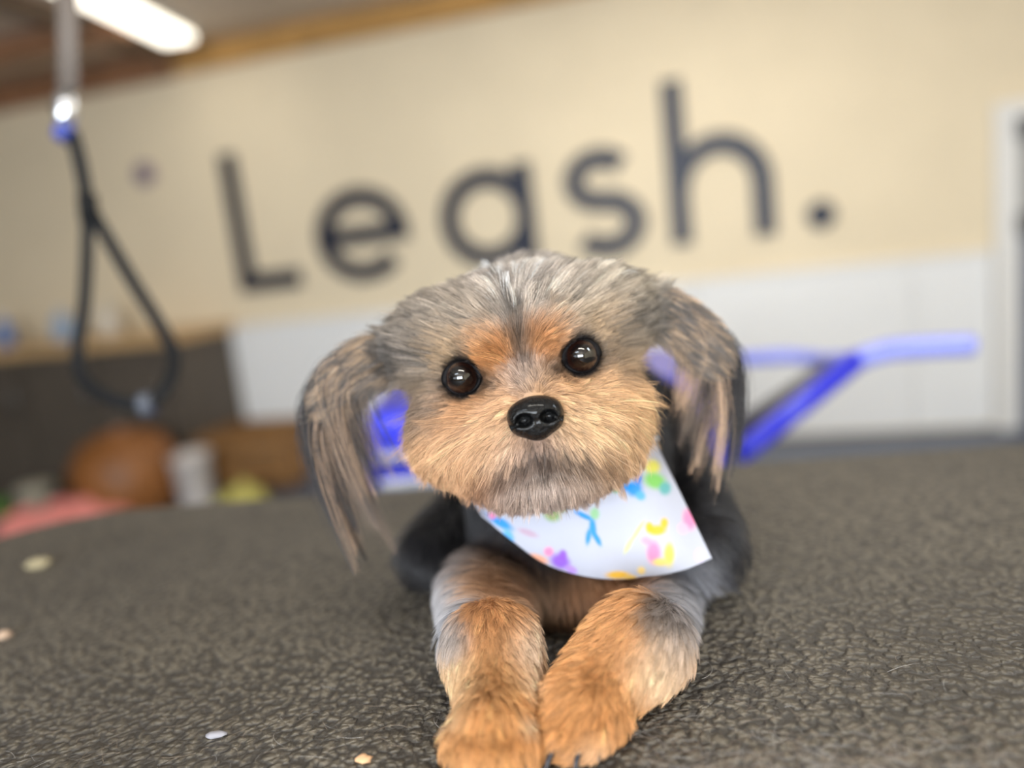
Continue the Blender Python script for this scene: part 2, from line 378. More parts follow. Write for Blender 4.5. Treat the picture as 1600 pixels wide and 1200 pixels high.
tbox('steel_band', .015, bw * .3, -.012, -.0005, zb2 - .008, zb2 + .008, m_chr, .003)
tbox('drawer_front', .03, bw - .03, -.008, -.0005, .45, zb2 - .03, m_blue, .004)
tbox('drawer_front', .03, bw - .03, -.008, -.0005, .18, .43, m_blue, .004)
for s in (.05, bw - .05):
    for d in (.06, .28):
        q = bl + dirx * s + diry * d; w = tube('caster_wheel', [np.array([q[0], q[1], .045]) - dirx * .014, np.array([q[0], q[1], .045]) + dirx * .014], .045, m_grey, tr, seg=18)
        tube('caster_stem', [(q[0], q[1], .085), (q[0], q[1], .125)], .01, m_chr, tr)
ex = P(1338, 562, BD + .05)
tube('brace_arm', [P(1150, 712, BD + .02), P(1180, 690, BD + .02), ex], .016, m_blue, tr, seg=12)
tube('grey_strut', [P(1150, 672, BD + .09), P(1296, 574, BD + .09)], .013, m_grey, tr, seg=12)
tube('push_handle', smooth_path([ex, P(1385, 548, BD + .05), P(1440, 543, BD + .05), P(1518, 539, BD + .05)]), .0155, m_blue_sheen, tr, seg=12)
tube('top_rail', [P(1120, 563, BD + .2), P(1230, 556, BD + .2), P(1300, 562, BD + .15), ex], .012, m_blue_sheen, tr, seg=12)

# ------------------------------------------------------------------ grooming table
def rubber_mat_material():
    m = bpy.data.materials.new('pebbled_rubber'); m.use_nodes = True; nt = m.node_tree; b = nt.nodes['Principled BSDF']
    tc = nt.nodes.new('ShaderNodeTexCoord')
    n0 = nt.nodes.new('ShaderNodeTexNoise'); n0.inputs['Scale'].default_value = 160; n0.inputs['Detail'].default_value = 2
    mx = nt.nodes.new('ShaderNodeMix'); mx.data_type = 'VECTOR'; mx.inputs['Factor'].default_value = .006
    nt.links.new(tc.outputs['Object'], n0.inputs['Vector']); nt.links.new(tc.outputs['Object'], mx.inputs[4]); nt.links.new(n0.outputs['Color'], mx.inputs[5])
    v = nt.nodes.new('ShaderNodeTexVoronoi'); v.feature = 'SMOOTH_F1'; v.inputs['Scale'].default_value = 250; v.inputs['Smoothness'].default_value = .35
    nt.links.new(mx.outputs[1], v.inputs['Vector'])
    n1 = nt.nodes.new('ShaderNodeTexNoise'); n1.inputs['Scale'].default_value = 900; n1.inputs['Detail'].default_value = 3
    nt.links.new(tc.outputs['Object'], n1.inputs['Vector'])
    sub = nt.nodes.new('ShaderNodeMath'); sub.operation = 'MULTIPLY_ADD'; sub.inputs[1].default_value = .12
    inv = nt.nodes.new('ShaderNodeMath'); inv.operation = 'SUBTRACT'; inv.inputs[0].default_value = 1.0
    nt.links.new(v.outputs['Distance'], inv.inputs[1]); nt.links.new(n1.outputs['Fac'], sub.inputs[0]); nt.links.new(inv.outputs[0], sub.inputs[2])
    bp = nt.nodes.new('ShaderNodeBump'); bp.inputs['Strength'].default_value = 1.0; bp.inputs['Distance'].default_value = .0032
    nt.links.new(sub.outputs[0], bp.inputs['Height']); nt.links.new(bp.outputs['Normal'], b.inputs['Normal'])
    n2 = nt.nodes.new('ShaderNodeTexNoise'); n2.inputs['Scale'].default_value = 9; n2.inputs['Detail'].default_value = 8
    nt.links.new(tc.outputs['Object'], n2.inputs['Vector'])
    r = nt.nodes.new('ShaderNodeValToRGB'); r.color_ramp.elements[0].position = .3; r.color_ramp.elements[1].position = .75
    r.color_ramp.elements[0].color = tuple(lin((88, 82, 72))) + (1,); r.color_ramp.elements[1].color = tuple(lin((120, 112, 98))) + (1,)
    nt.links.new(n2.outputs['Fac'], r.inputs['Fac']); mr = nt.nodes.new('ShaderNodeMapRange'); mr.inputs['From Min'].default_value = .28; mr.inputs['From Max'].default_value = .62
    pit = nt.nodes.new('ShaderNodeMix'); pit.data_type = 'RGBA'; pit.inputs[7].default_value = tuple(lin((64, 60, 55))) + (1,)      # dusty grain tops; crevice shade between them is put into the colour
    nt.links.new(v.outputs['Distance'], mr.inputs['Value']); nt.links.new(mr.outputs['Result'], pit.inputs[0]); nt.links.new(r.outputs['Color'], pit.inputs[6]); nt.links.new(pit.outputs[2], b.inputs['Base Color'])
    b.inputs['Roughness'].default_value = .5; b.inputs['Specular IOR Level'].default_value = .5
    return m
TA = math.atan2(-.114, .78)                                 # direction of the table's rear edge
tdx = np.array([math.cos(TA), math.sin(TA)]); tdy = np.array([-math.sin(TA), math.cos(TA)])
rear = np.array([-.01, .653])
def tpt(s, q): return rear + tdx * s + tdy * q              # s along the rear edge, q out of it
S0, S1, Q0 = -.475, .78, -.66
tb = thing('grooming_table', 'grooming table with pebbled dark rubber top under the dog', 'table', (tpt(.15, -.3)[0], tpt(.15, -.3)[1], 0))
def rounded(s0, s1, q0, q1, r, n=10):
    out = []
    for (cx, cy, a0) in ((s1 - r, q1 - r, 0), (s0 + r, q1 - r, 90), (s0 + r, q0 + r, 180), (s1 - r, q0 + r, 270)):
        for i in range(n + 1): a = math.radians(a0 + 90 * i / n); out.append((cx + r * math.cos(a), cy + r * math.sin(a)))
    return out
def slab(name, s0, s1, q0, q1, r, z0, z1, m, bev=0.0):
    bm = bmesh.new(); pl = rounded(s0, s1, q0, q1, r)
    lo_ = [bm.verts.new((*tpt(*p), z0)) for p in pl]; hi = [bm.verts.new((*tpt(*p), z1)) for p in pl]
    bm.faces.new(lo_[::-1]); top = bm.faces.new(hi)
    for i in range(len(pl)): j = (i + 1) % len(pl); bm.faces.new([lo_[i], lo_[j], hi[j], hi[i]])
    if bev: bmesh.ops.bevel(bm, geom=list(top.edges), offset=bev, segments=3, affect='EDGES', profile=.5)
    return keep(bm_obj(name, bm, m), tb)
slab('rubber_top', S0, S1, Q0, 0, .12, TABLE_Z - .006, TABLE_Z, rubber_mat_material(), .002)
slab('table_board', S0 + .004, S1 - .004, Q0 + .004, -.004, .117, TABLE_Z - .03, TABLE_Z - .006, mat('board_edge', (70, 70, 72), .5))
m_leg = mat('table_steel', (150, 152, 156), .3, metal=1.0)
for s in (S0 + .12, S1 - .12):
    for q in (Q0 + .1, -.1):
        a = tpt(s, q); lg = tube('leg', [(a[0], a[1], .02), (a[0], a[1], TABLE_Z - .03)], .016, m_leg, tb, seg=14)
        ft = lathe('foot', [(.024, 0), (.024, .02), (.017, .03)], (a[0], a[1], 0), m_grey); keep(ft, tb); 
slab('lower_shelf', S0 + .1, S1 - .1, Q0 + .08, -.08, .03, .25, .27, m_leg)

# ------------------------------------------------------------------ grooming arm with noose
m_black = mat('black_webbing', (16, 17, 19), .7, .25, bump=(400, .4, .002))
m_gstrap = mat('grey_webbing', (104, 94, 86), .7)
ND = .86
ga = thing('grooming_post', 'steel grooming post and bar holding the hanging noose at the upper left', 'grooming post', (*tpt(S0 - .02, -.25), TABLE_Z))
pb = np.array([*tpt(S0 - .035, -.25), TABLE_Z]); hang = P(103, -80, ND)
ztop = hang[2] + .012
tube('arm_post', [pb + np.array([0, 0, -.12]), np.array([pb[0], pb[1], ztop - .03])], .011, m_chr, ga)
tube('arm_bar', smooth_path([np.array([pb[0], pb[1], ztop - .03]), np.array([pb[0], pb[1], ztop]) + (hang - pb) * np.array([.06, .06, 0]), np.array([hang[0], hang[1], ztop]), np.array([hang[0], hang[1], ztop]) + (hang - pb) * np.array([.12, .12, 0])]), .009, m_chr, ga)
q0 = np.array([*tpt(S0 - .06, -.29)]); cl = [tpt(S0 - .055, -.28), tpt(S0 + .04, -.28), tpt(S0 + .04, -.22), tpt(S0 - .055, -.22)]
hexa('table_clamp', [(p[0], p[1], TABLE_Z - .07) for p in cl] + [(p[0], p[1], TABLE_Z - .033) for p in cl], m_grey, .004, ga)
ns = thing('grooming_noose', 'black grooming noose loop hanging from a grey strap at the left', 'noose', P(130, 600, ND))
fl = FW
tube('hanging_strap', [hang, P(106, 40, ND), P(107, 145, ND)], .0125, m_gstrap, ns, seg=12, flat=.25, flatdir=fl)
tube('swivel_snap', [P(101, 142, ND), P(100, 158, ND), P(103, 172, ND), P(104, 186, ND), P(102, 200, ND)], [.008, .012, .014, .011, .007], m_chr, ns, seg=14)
tube('blue_ferrule', [P(96, 196, ND), P(100, 206, ND), P(108, 216, ND)], [.009, .013, .010], mat('blue_ferrule', (58, 74, 160), .3, coat=.5), ns, seg=14)
tube('noose_stem', smooth_path([P(112, 205, ND), P(124, 250, ND), P(132, 290, ND), P(138, 332, ND)]), .0082, m_black, ns, seg=12, flat=.35, flatdir=fl)
tube('slide_lock', [P(136, 305, ND - .002), P(140, 345, ND - .002)], .0105, m_black, ns, seg=12)
loop = smooth_path([P(137, 330, ND), P(135, 420, ND), P(130, 490, ND), P(121, 545, ND), P(128, 590, ND - .01), P(170, 622, ND - .03), P(228, 632, ND - .04), P(262, 600, ND - .03), P(272, 556, ND - .01), P(252, 512, ND), P(205, 436, ND), P(146, 335, ND)], 8)
tube('noose_loop', loop, .0078, m_black, ns, seg=12, flat=.35, flatdir=fl)
tube('rubber_stop', [P(222, 634, ND - .04), P(238, 630, ND - .04)], .013, mat('grey_stop', (84, 88, 98), .5), ns, seg=12)

# ================================================================== THE DOG
# built in camera-aligned metres: x right, y up, z = depth in front of the camera; turned to world at the end
DT0 = 0.0
WZrow = np.array([XC[2], YC[2], FW[2]])                     # world height gradient in this frame
DOWN = -WZrow
def Q(px, py, d): return np.array([(px - 800) / FPX * d, -(py - 600) / FPX * d, d])
def Qh(px, py, h):                                          # point on that pixel's ray, h above the table
    r = np.array([(px - 800) / FPX, -(py - 600) / FPX, 1.0]); return r * ((TABLE_Z + h - CAM[2]) / (r @ WZrow))
def W2C(w): v = np.asarray(w) - CAM; return np.array([v @ XC, v @ YC, v @ FW])
def C2W(c): c = np.asarray(c); return CAM + c[..., 0:1] * XC + c[..., 1:2] * YC + c[..., 2:3] * FW
def px_of(c): return 800 + FPX * c[..., 0] / c[..., 2], 600 - FPX * c[..., 1] / c[..., 2]
def height(c): return CAM[2] + c @ WZrow - TABLE_Z

def rotz(deg):
    a = math.radians(deg); return np.array([[math.cos(a), -math.sin(a), 0], [math.sin(a), math.cos(a), 0], [0, 0, 1]])
def sd_ell(p, c, r, deg=0.0):
    q = p - c
    if deg: q = q @ rotz(deg)                               # local x axis turned deg counter-clockwise in the picture plane
    r = np.asarray(r if hasattr(r, '__len__') else (r, r, r), float)
    k0 = np.sqrt(((q / r) ** 2).sum(-1)); k1 = np.sqrt(((q / (r * r)) ** 2).sum(-1)) + 1e-9
    return k0 * (k0 - 1) / k1
def sd_cap(p, a, b, ra, rb):
    ab = b - a; t = np.clip(((p - a) @ ab) / (ab @ ab), 0, 1)
    return np.sqrt(((p - a - t[..., None] * ab) ** 2).sum(-1)) - (ra + (rb - ra) * t)
def smin(a, b, k):
    h = np.clip(.5 + .5 * (b - a) / k, 0, 1); return b + (a - b) * h - k * h * (1 - h)
def smax(a, b, k): return -smin(-a, -b, k)

EYES = [Q(722, 590, .3592), Q(908, 556, .3592)]
ER = .0080
NOSE = Q(837, 652, .3260)
TILT = 10.5
def sd_head(p):
    d = sd_ell(p, Q(815, 565, .402), (.0545, .0435, .046), TILT)
    d = smin(d, sd_ell(p, Q(682, 535, .392), (.021, .022, .022)), .012); d = smin(d, sd_ell(p, Q(944, 492, .392), (.021, .022, .022)), .012)
    d = smin(d, sd_ell(p, Q(828, 488, .424), (.036, .0275, .030), TILT), .012)
    d = smin(d, sd_ell(p, Q(815, 510, .380), (.043, .025, .021), TILT), .012)
    for e, (bx, by) in zip(EYES, ((735, 590), (897, 560))): d = smin(d, sd_ell(p, Q(bx, by, .374), .0155), .010)
    d = smin(d, sd_ell(p, Q(766, 534, .3605), (.0145, .0095, .0105), 15), .007)
    d = smin(d, sd_ell(p, Q(864, 510, .3605), (.0145, .0095, .0105), 8), .007)
    d = smin(d, sd_ell(p, Q(724, 678, .378), (.0235, .0245, .024)), .012)
    d = smin(d, sd_ell(p, Q(930, 648, .378), (.0235, .0245, .024)), .012)
    d = smin(d, sd_cap(p, Q(818, 588, .358), Q(836, 630, .342), .0095, .0115), .010)
    mz = sd_ell(p, Q(837, 672, .349), (.027, .0175, .0215), TILT)
    mz = smin(mz, sd_ell(p, Q(782, 700, .3510), (.0205, .0150, .0180), 25), .004)
    mz = smin(mz, sd_ell(p, Q(899, 684, .3510), (.0205, .0150, .0180), -5), .004)
    d = smin(d, mz, .010)
    ch = sd_ell(p, Q(852, 748, .3610), (.0255, .0110, .0200), TILT * .6)
    d = smin(d, ch, .0020)
    d = smin(d, sd_ell(p, Q(772, 740, .368), (.021, .0125, .018), -15), .008); d = smin(d, sd_ell(p, Q(925, 720, .368), (.021, .0125, .018), 25), .008)
    for e in EYES: d = smax(d, -(np.sqrt(((p - e) ** 2).sum(-1)) - ER * 1.04), .002)
    return d
def sd_earL(p):
    d = sd_ell(p, Q(592, 562, .394), (.0170, .0125, .0050), 18)
    return smin(d, sd_ell(p, Q(538, 600, .398), (.0200, .0125, .0050), 55), .008)
def sd_earR(p):
    d = sd_ell(p, Q(1018, 487, .394), (.0180, .0125, .0050), -5)
    return smin(d, sd_ell(p, Q(1086, 530, .398), (.0210, .0125, .0050), -50), .008)
NK0, NK1 = Q(850, 690, .432), Q(880, 850, .462)
chest = Q(878, 880, .456)
cw = C2W(chest[None])[0]
T2w = np.array([cw[0] + .045, cw[1] + .185, TABLE_Z + .062]); T2 = W2C(T2w)
T1 = W2C(np.array([cw[0] + .010, cw[1] + .03, TABLE_Z + .066]))
hipR, hipL = W2C(T2w + np.array([.050, -.01, -.022])), W2C(T2w + np.array([-.050, -.015, -.022]))
LF = [Qh(768, 1012, .0245), Qh(778, 1048, .0195), Qh(780, 1085, .0160), Qh(770, 1138, .0138)]
RF = [Qh(1004, 1004, .0245), Qh(970, 1030, .0205), Qh(940, 1060, .0165), Qh(906, 1106, .0138)]
LT = [Qh(724, 1162, .0088), Qh(744, 1180, .0098), Qh(782, 1182, .0098), Qh(812, 1166, .0088)]
RT = [Qh(859, 1134, .0086), Qh(884, 1147, .0094), Qh(918, 1144, .0094), Qh(946, 1126, .0086)]
def sd_legs(p):
    d = None
    for F_, T_, R_ in ((LF, LT, (.0175, .0160, .0136, .0135)), (RF, RT, (.0172, .0158, .0145, .0138))):
        for i, (ra, rb) in enumerate(zip(R_[:-1], R_[1:])):
            s = sd_cap(p, F_[i], F_[i + 1], ra, rb); d = s if d is None else smin(d, s, .006)
        for t_ in T_: d = smin(d, sd_cap(p, F_[3], t_, .0095, .0080), .0030)
    return d
def sd_body(p):
    d = sd_cap(p, NK0, NK1, .040, .046)
    d = smin(d, sd_ell(p, chest, (.050, .048, .047)), .015)
    d = smin(d, sd_cap(p, T1, T2, .060, .056), .02)
    d = smin(d, sd_ell(p, Q(788, 925, .414), (.027, .017, .019), -20), .010)
    d = smin(d, sd_ell(p, Q(935, 930, .414), (.027, .017, .019), 15), .010)
    d = smin(d, sd_ell(p, Q(764, 945, .440), (.022, .027, .024)), .012)
    d = smin(d, sd_ell(p, Q(1028, 960, .456), (.024, .026, .026)), .012)
    d = smin(d, sd_cap(p, Q(748, 930, .428), LF[0], .021, .017), .010); d = smin(d, sd_cap(p, Q(1030, 948, .436), RF[0], .022, .016), .010)
    for h_ in (hipR, hipL): d = smin(d, sd_ell(p, h_, (.030, .042, .048)), .012)
    d = smin(d, sd_cap(p, Qh(1095, 855, .028), hipR, .022, .030), .010)
    d = smin(d, sd_cap(p, Qh(668, 868, .018), hipL, .018, .026), .010)
    tw = T2w + np.array([.01, .055, .03]); d = smin(d, sd_cap(p, W2C(tw), W2C(tw + np.array([.01, .03, .035])), .014, .009), .010)
    return d
def sd_all(p):
    h = sd_head(p); h = smin(h, sd_earL(p), .006); h = smin(h, sd_earR(p), .006)
    b = sd_body(p); b = smin(b, sd_legs(p), .016)
    d = smin(h, b, .010)
    return smax(d, -(height(p) - .0012), .003)

# ---- sample the field on a grid and mesh it (surface nets)
GS = .0021
lo = np.array([-.115, -.215, .275]); hi = np.array([.165, .085, .80])
dims = np.ceil((hi - lo) / GS).astype(int) + 1
gx, gy, gz_ = [lo[i] + GS * np.arange(dims[i]) for i in range(3)]
FIELD = np.empty(dims, np.float32)
for i0 in range(0, dims[0], 16):
    sl = slice(i0, min(i0 + 16, dims[0]))
    pp = np.stack(np.meshgrid(gx[sl], gy, gz_, indexing='ij'), -1)
    FIELD[sl] = sd_all(pp)
def surface_nets(Fd, lo, gs):
    inside = Fd < 0; nx, ny, nz = Fd.shape
    cnt = np.zeros((nx - 1, ny - 1, nz - 1), np.int8)
    for a in (0, 1):
        for b in (0, 1):
            for c in (0, 1): cnt += inside[a:nx - 1 + a, b:ny - 1 + b, c:nz - 1 + c]
    act = (cnt > 0) & (cnt < 8); idx = -np.ones(act.shape, np.int64); ii = np.argwhere(act); idx[act] = np.arange(len(ii))
    acc = np.zeros((len(ii), 3)); num = np.zeros(len(ii))
    cor = [(a, b, c) for a in (0, 1) for b in (0, 1) for c in (0, 1)]
    for m in range(8):
        for n in range(m + 1, 8):
            A, B = np.array(cor[m]), np.array(cor[n])
            if abs(A - B).sum() != 1: continue
            fa = Fd[tuple((ii + A).T)]; fb = Fd[tuple((ii + B).T)]; x = (fa < 0) != (fb < 0)
            t = fa / (fa - fb + 1e-12); pos = A + t[:, None] * (B - A)
            acc[x] += pos[x]; num[x] += 1
    V = lo + gs * (ii + acc / num[:, None])
    Fs = []
    for ax in range(3):
        sl0 = [slice(None)] * 3; sl1 = [slice(None)] * 3; sl0[ax] = slice(0, -1); sl1[ax] = slice(1, None)
        s0 = inside[tuple(sl0)]; s1 = inside[tuple(sl1)]; e = np.argwhere(s0 != s1)
        o1, o2 = [(1, 2), (2, 0), (0, 1)][ax]
        ok = (e[:, o1] > 0) & (e[:, o2] > 0) & (e[:, o1] < Fd.shape[o1] - 1) & (e[:, o2] < Fd.shape[o2] - 1); e = e[ok]
        d1 = np.zeros(3, int); d1[o1] = 1; d2 = np.zeros(3, int); d2[o2] = 1
        q = np.stack([idx[tuple(e.T)], idx[tuple((e - d1).T)], idx[tuple((e - d1 - d2).T)], idx[tuple((e - d2).T)]], 1)
        fl = inside[tuple(e.T)]; q[~fl] = q[~fl][:, ::-1]; Fs.append(q)
    return V, np.concatenate(Fs)
SV, SF = surface_nets(FIELD, lo, GS)
GRAD = np.stack(np.gradient(FIELD, GS), -1).astype(np.float32)
def look(arr, p):                                           # trilinear lookup
    q = np.clip((p - lo) / GS, 0, np.array(arr.shape[:3]) - 1.001); i = q.astype(int); fr = q - i; out = 0
    for a in (0, 1):
        for b in (0, 1):
            for c in (0, 1):
                w = (fr[:, 0] if a else 1 - fr[:, 0]) * (fr[:, 1] if b else 1 - fr[:, 1]) * (fr[:, 2] if c else 1 - fr[:, 2])
                v = arr[i[:, 0] + a, i[:, 1] + b, i[:, 2] + c]; out = out + (w[:, None] * v if v.ndim == 2 else w * v)
    return out
def unit(v): return v / (np.linalg.norm(v, axis=-1, keepdims=True) + 1e-9)

# ---- coat colour spots, markings plus painted mouth-crease shade: (x, y, sigma, colour, weight) seen from the dog's front
HEAD_MARKS = [
    (830, 415, 60, (204, 192, 182), 1.0), (690, 480, 45, (158, 142, 124), .9), (655, 530, 35, (128, 117, 106), .9), (930, 465, 45, (176, 160, 138), .9), (985, 520, 35, (130, 118, 104), .9),
    (755, 490, 32, (160, 138, 112), .9), (865, 470, 32, (172, 152, 126), .9), (815, 440, 40, (168, 154, 142), .8),
    (800, 480, 13, (74, 66, 60), 2.2), (806, 510, 11, (62, 54, 48), 2.6), (812, 540, 11, (56, 48, 42), 2.8), (818, 562, 9, (70, 60, 54), 2.0),
    (770, 545, 20, (208, 136, 62), 3.2), (748, 532, 16, (196, 144, 90), 1.5), (854, 522, 20, (208, 136, 62), 3.2), (874, 504, 16, (198, 148, 96), 1.5), (764, 598, 9, (46, 38, 36), 3.0), (868, 580, 9, (46, 38, 36), 3.0), (720, 556, 8, (70, 56, 46), 2.0), (905, 520, 8, (70, 56, 46), 2.0), (690, 622, 9, (96, 82, 70), 1.8),
    (690, 548, 22, (196, 156, 104), 1.4), (650, 600, 22, (170, 146, 116), 1.0), (944, 508, 22, (200, 160, 110), 1.4), (985, 560, 22, (176, 150, 118), 1.0),
    (664, 642, 20, (92, 84, 78), 1.8), (640, 650, 22, (90, 82, 77), 1.8), (678, 600, 12, (104, 86, 70), 1.6), (955, 548, 14, (96, 80, 66), 1.6), (985, 585, 14, (112, 98, 84), 1.2), (628, 570, 26, (92, 86, 82), 2.0), (1000, 500, 20, (96, 90, 84), 1.8),
    (712, 650, 28, (212, 152, 98), 1.6), (690, 690, 45, (222, 172, 120), 1.5), (700, 745, 35, (214, 160, 112), 1.2), (962, 610, 30, (210, 156, 100), 1.6), (975, 650, 40, (222, 176, 122), 1.5), (960, 700, 35, (212, 168, 122), 1.2),
    (815, 588, 20, (172, 148, 132), 2.4), (840, 608, 14, (206, 158, 108), 2.0), (780, 622, 22, (214, 160, 108), 1.6), (885, 605, 22, (214, 160, 108), 1.6),
    (765, 685, 34, (226, 180, 134), 1.6), (915, 665, 38, (230, 186, 136), 1.6), (800, 705, 22, (200, 164, 138), 1.4), (875, 700, 22, (196, 160, 130), 1.4),
    (844, 700, 18, (146, 118, 104), 2.6), (850, 722, 11, (50, 40, 36), 7.0), (815, 735, 8, (74, 56, 46), 4.5), (785, 750, 9, (98, 72, 56), 4.0), (752, 768, 14, (160, 112, 78), 2.2), (885, 725, 8, (74, 58, 48), 4.5), (918, 728, 9, (96, 74, 60), 4.0), (955, 732, 16, (150, 116, 90), 1.6),  # dark spots along the mouth line paint the crease shade into the fur
    (850, 765, 30, (188, 166, 152), 2.0), (795, 785, 26, (184, 156, 138), 1.6), (910, 765, 26, (176, 150, 132), 1.6)]
BODY_MARKS = [
    (735, 820, 40, (34, 33, 38), 2.0), (800, 870, 45, (28, 28, 34), 2.2), (870, 890, 30, (30, 29, 34), 2.0), (725, 880, 18, (150, 140, 136), 1.4),
    (750, 905, 22, (214, 158, 108), 2.2), (790, 925, 24, (212, 152, 98), 2.4), (845, 945, 22, (214, 170, 130), 2.4), (900, 935, 26, (206, 150, 104), 2.4), (965, 920, 32, (198, 140, 92), 2.4),
    (850, 1005, 30, (20, 18, 18), 2.2), (835, 985, 18, (30, 26, 24), 2.0), (890, 985, 18, (34, 28, 24), 2.0),  # near-black spots in the gap between the forelegs
    (702, 930, 20, (176, 172, 174), 2.0), (700, 985, 22, (160, 158, 162), 2.0), (735, 960, 12, (92, 92, 100), 1.6), (735, 1000, 10, (120, 116, 114), 1.2), (1055, 930, 30, (150, 150, 158), 2.2), (1040, 965, 16, (84, 80, 82), 1.8), (1085, 985, 25, (150, 146, 148), 1.8), (1060, 1010, 20, (176, 156, 136), 1.8)]
LEG_MARKS = [
    (770, 985, 28, (208, 146, 86), 2.0), (772, 1040, 34, (220, 164, 100), 2.0), (820, 1010, 20, (232, 204, 176), 1.8), (830, 1060, 14, (236, 206, 170), 1.4), (718, 1060, 24, (232, 196, 150), 1.8), (708, 1000, 18, (172, 166, 164), 2.2), (700, 1120, 16, (232, 196, 150), 1.4),
    (765, 1150, 50, (214, 150, 80), 2.0), (720, 1185, 20, (220, 160, 96), 1.4), (826, 1130, 10, (238, 208, 170), 1.6),
    (975, 1000, 26, (212, 150, 88), 1.8), (940, 1040, 36, (222, 158, 90), 2.0), (1010, 1040, 24, (226, 190, 148), 1.8), (1040, 1000, 22, (190, 164, 140), 2.0), (1060, 970, 20, (140, 134, 134), 1.8), (905, 1120, 48, (208, 142, 72), 2.2), (930, 1170, 18, (226, 178, 128), 1.6), (960, 1090, 24, (214, 152, 84), 1.6), (1025, 968, 14, (96, 88, 84), 1.6)]
def blend_marks(marks, px, py, base, wb=.02):
    num = np.tile(lin(base) * wb, (len(px), 1)); den = np.full(len(px), wb)
    for x, y, s, c, w in marks:
        g = w * np.exp(-.5 * ((px - x) ** 2 + (py - y) ** 2) / (s * s)); num += g[:, None] * lin(c); den += g
    return num / den[:, None]
def region(p):
    """0 head, 1 left ear, 2 right ear, 3 body, 4 legs"""
    d = np.stack([sd_head(p), sd_earL(p), sd_earR(p), sd_body(p), sd_legs(p)], 1); return d.argmin(1)
def coat(p, reg):
    px, py = px_of(p); c = np.zeros((len(p), 3))
    m = reg == 0; c[m] = blend_marks(HEAD_MARKS, px[m], py[m], (140, 130, 122)); b = m & (p[:, 2] > .405); k = np.clip((p[:, 2] - .405) / .03, 0, 1)[:, None]
    c = np.where(b[:, None], c * (1 - k) + lin((120, 112, 106)) * k, c)
    for e in EYES:
        de = np.linalg.norm(p - e, axis=1); k = np.clip(1.15 - (de - ER * 1.12) / (ER * .50), 0, 1)[:, None] * m[:, None]; c = c * (1 - k) + lin((40, 34, 32)) * k
    m = (reg == 1) | (reg == 2); c[m] = lin((92, 84, 78))
    m = reg == 3; c[m] = blend_marks(BODY_MARKS, px[m], py[m], (36, 34, 36), .12); k = np.clip((p[:, 2] - .445) / .02, 0, 1)[:, None]
    c = np.where(m[:, None], c * (1 - k) + lin((36, 34, 36)) * k, c)
    m = reg == 4; c[m] = blend_marks(LEG_MARKS, px[m], py[m], (206, 146, 84))
    lum = (c @ np.array([.3, .6, .1]))[:, None]; sat = np.where(reg == 4, .88, .86)[:, None]; c = (lum + (c - lum) * sat) * 1.03
    return c

def vcol_mat(name, rough=.8, scale=1.0, spec=.2):
    m = bpy.data.materials.new(name); m.use_nodes = True; nt = m.node_tree; b = nt.nodes['Principled BSDF']
    a = nt.nodes.new('ShaderNodeAttribute'); a.attribute_name = 'coat_color'
    h = nt.nodes.new('ShaderNodeHueSaturation'); h.inputs['Value'].default_value = scale
    nt.links.new(a.outputs['Color'], h.inputs['Color']); nt.links.new(h.outputs['Color'], b.inputs['Base Color'])
    b.inputs['Roughness'].default_value = rough; b.inputs['Specular IOR Level'].default_value = spec
    return m
dog_loc = C2W(np.array([T1]))[0]; dog_loc[2] = TABLE_Z
dog = thing('dog', 'small tan, grey and black long-eared dog lying on the dark rubber table top', 'dog', dog_loc)
DV = C2W(SV)
body = mesh_obj('body', DV, SF, vcol_mat('undercoat', .9, .75), None, True); keep(body, dog)
ca = body.data.color_attributes.new('coat_color', 'FLOAT_COLOR', 'POINT')
bc = coat(SV, region(SV)); ca.data.foreach_set('color', np.hstack([bc, np.ones((len(bc), 1))]).astype(np.float32).ravel())

# ---- bandana
BB = [(752, 806, .412), (800, 843, .404), (850, 879, .396), (905, 898, .392), (960, 905, .390), (1020, 900, .387), (1070, 890, .387), (1112, 873, .389)]
BT = [(735, 775, .430), (790, 768, .412), (850, 762, .402), (900, 752, .398), (950, 735, .400), (985, 715, .404), (1008, 700, .412), (1020, 686, .424)]
def interp(tab, u): 
    t = np.linspace(0, 1, len(tab)); a = np.array(tab, float); return [np.interp(u, t, a[:, k]) for k in range(3)]
def smooth_tab(tab):
    return [tuple(q) for q in smooth_path([np.array(t_, float) for t_ in tab], 6)]
BBs, BTs = smooth_tab(BB), smooth_tab(BT)
nu, nv = 150, 90; uu, vv = np.meshgrid(np.linspace(0, 1, nu), np.linspace(0, 1, nv)); uf, vf = uu.ravel(), vv.ravel()
tx, ty, td = interp(BTs, uf); bx, by, bd = interp(BBs, uf)
cpx = tx + (bx - tx) * vf; cpy = ty + (by - ty) * vf; cdp = td + (bd - td) * vf - .006 * np.sin(np.pi * vf) * np.sin(np.pi * uf)
cdp += .0016 * np.sin(9 * uf + 5 * vf) * vf + .0012 * np.sin(17 * uf - 4 * vf) * vf * uf
BC = np.stack([(cpx - 800) / FPX * cdp, -(cpy - 600) / FPX * cdp, cdp], 1)
for _ in range(4):
    s = look(FIELD, BC); g = unit(look(GRAD, BC)); BC = BC + g * np.clip(.0045 - s, 0, .01)[:, None]
BF = [(j * nu + i, j * nu + i + 1, (j + 1) * nu + i + 1, (j + 1) * nu + i) for j in range(nv - 1) for i in range(nu - 1)]
ban = thing('bandana', 'white bandana printed with pastel butterflies and dragonflies around the dog neck', 'bandana', C2W(Q(900, 800, .41)[None])[0])
m_band = vcol_mat('printed_cotton', .85, 1.0, .2)
cl = mesh_obj('printed_cloth', C2W(BC), BF, m_band, None, True); keep(cl, ban)
col = np.tile(lin((196, 199, 214)), (len(BC), 1))
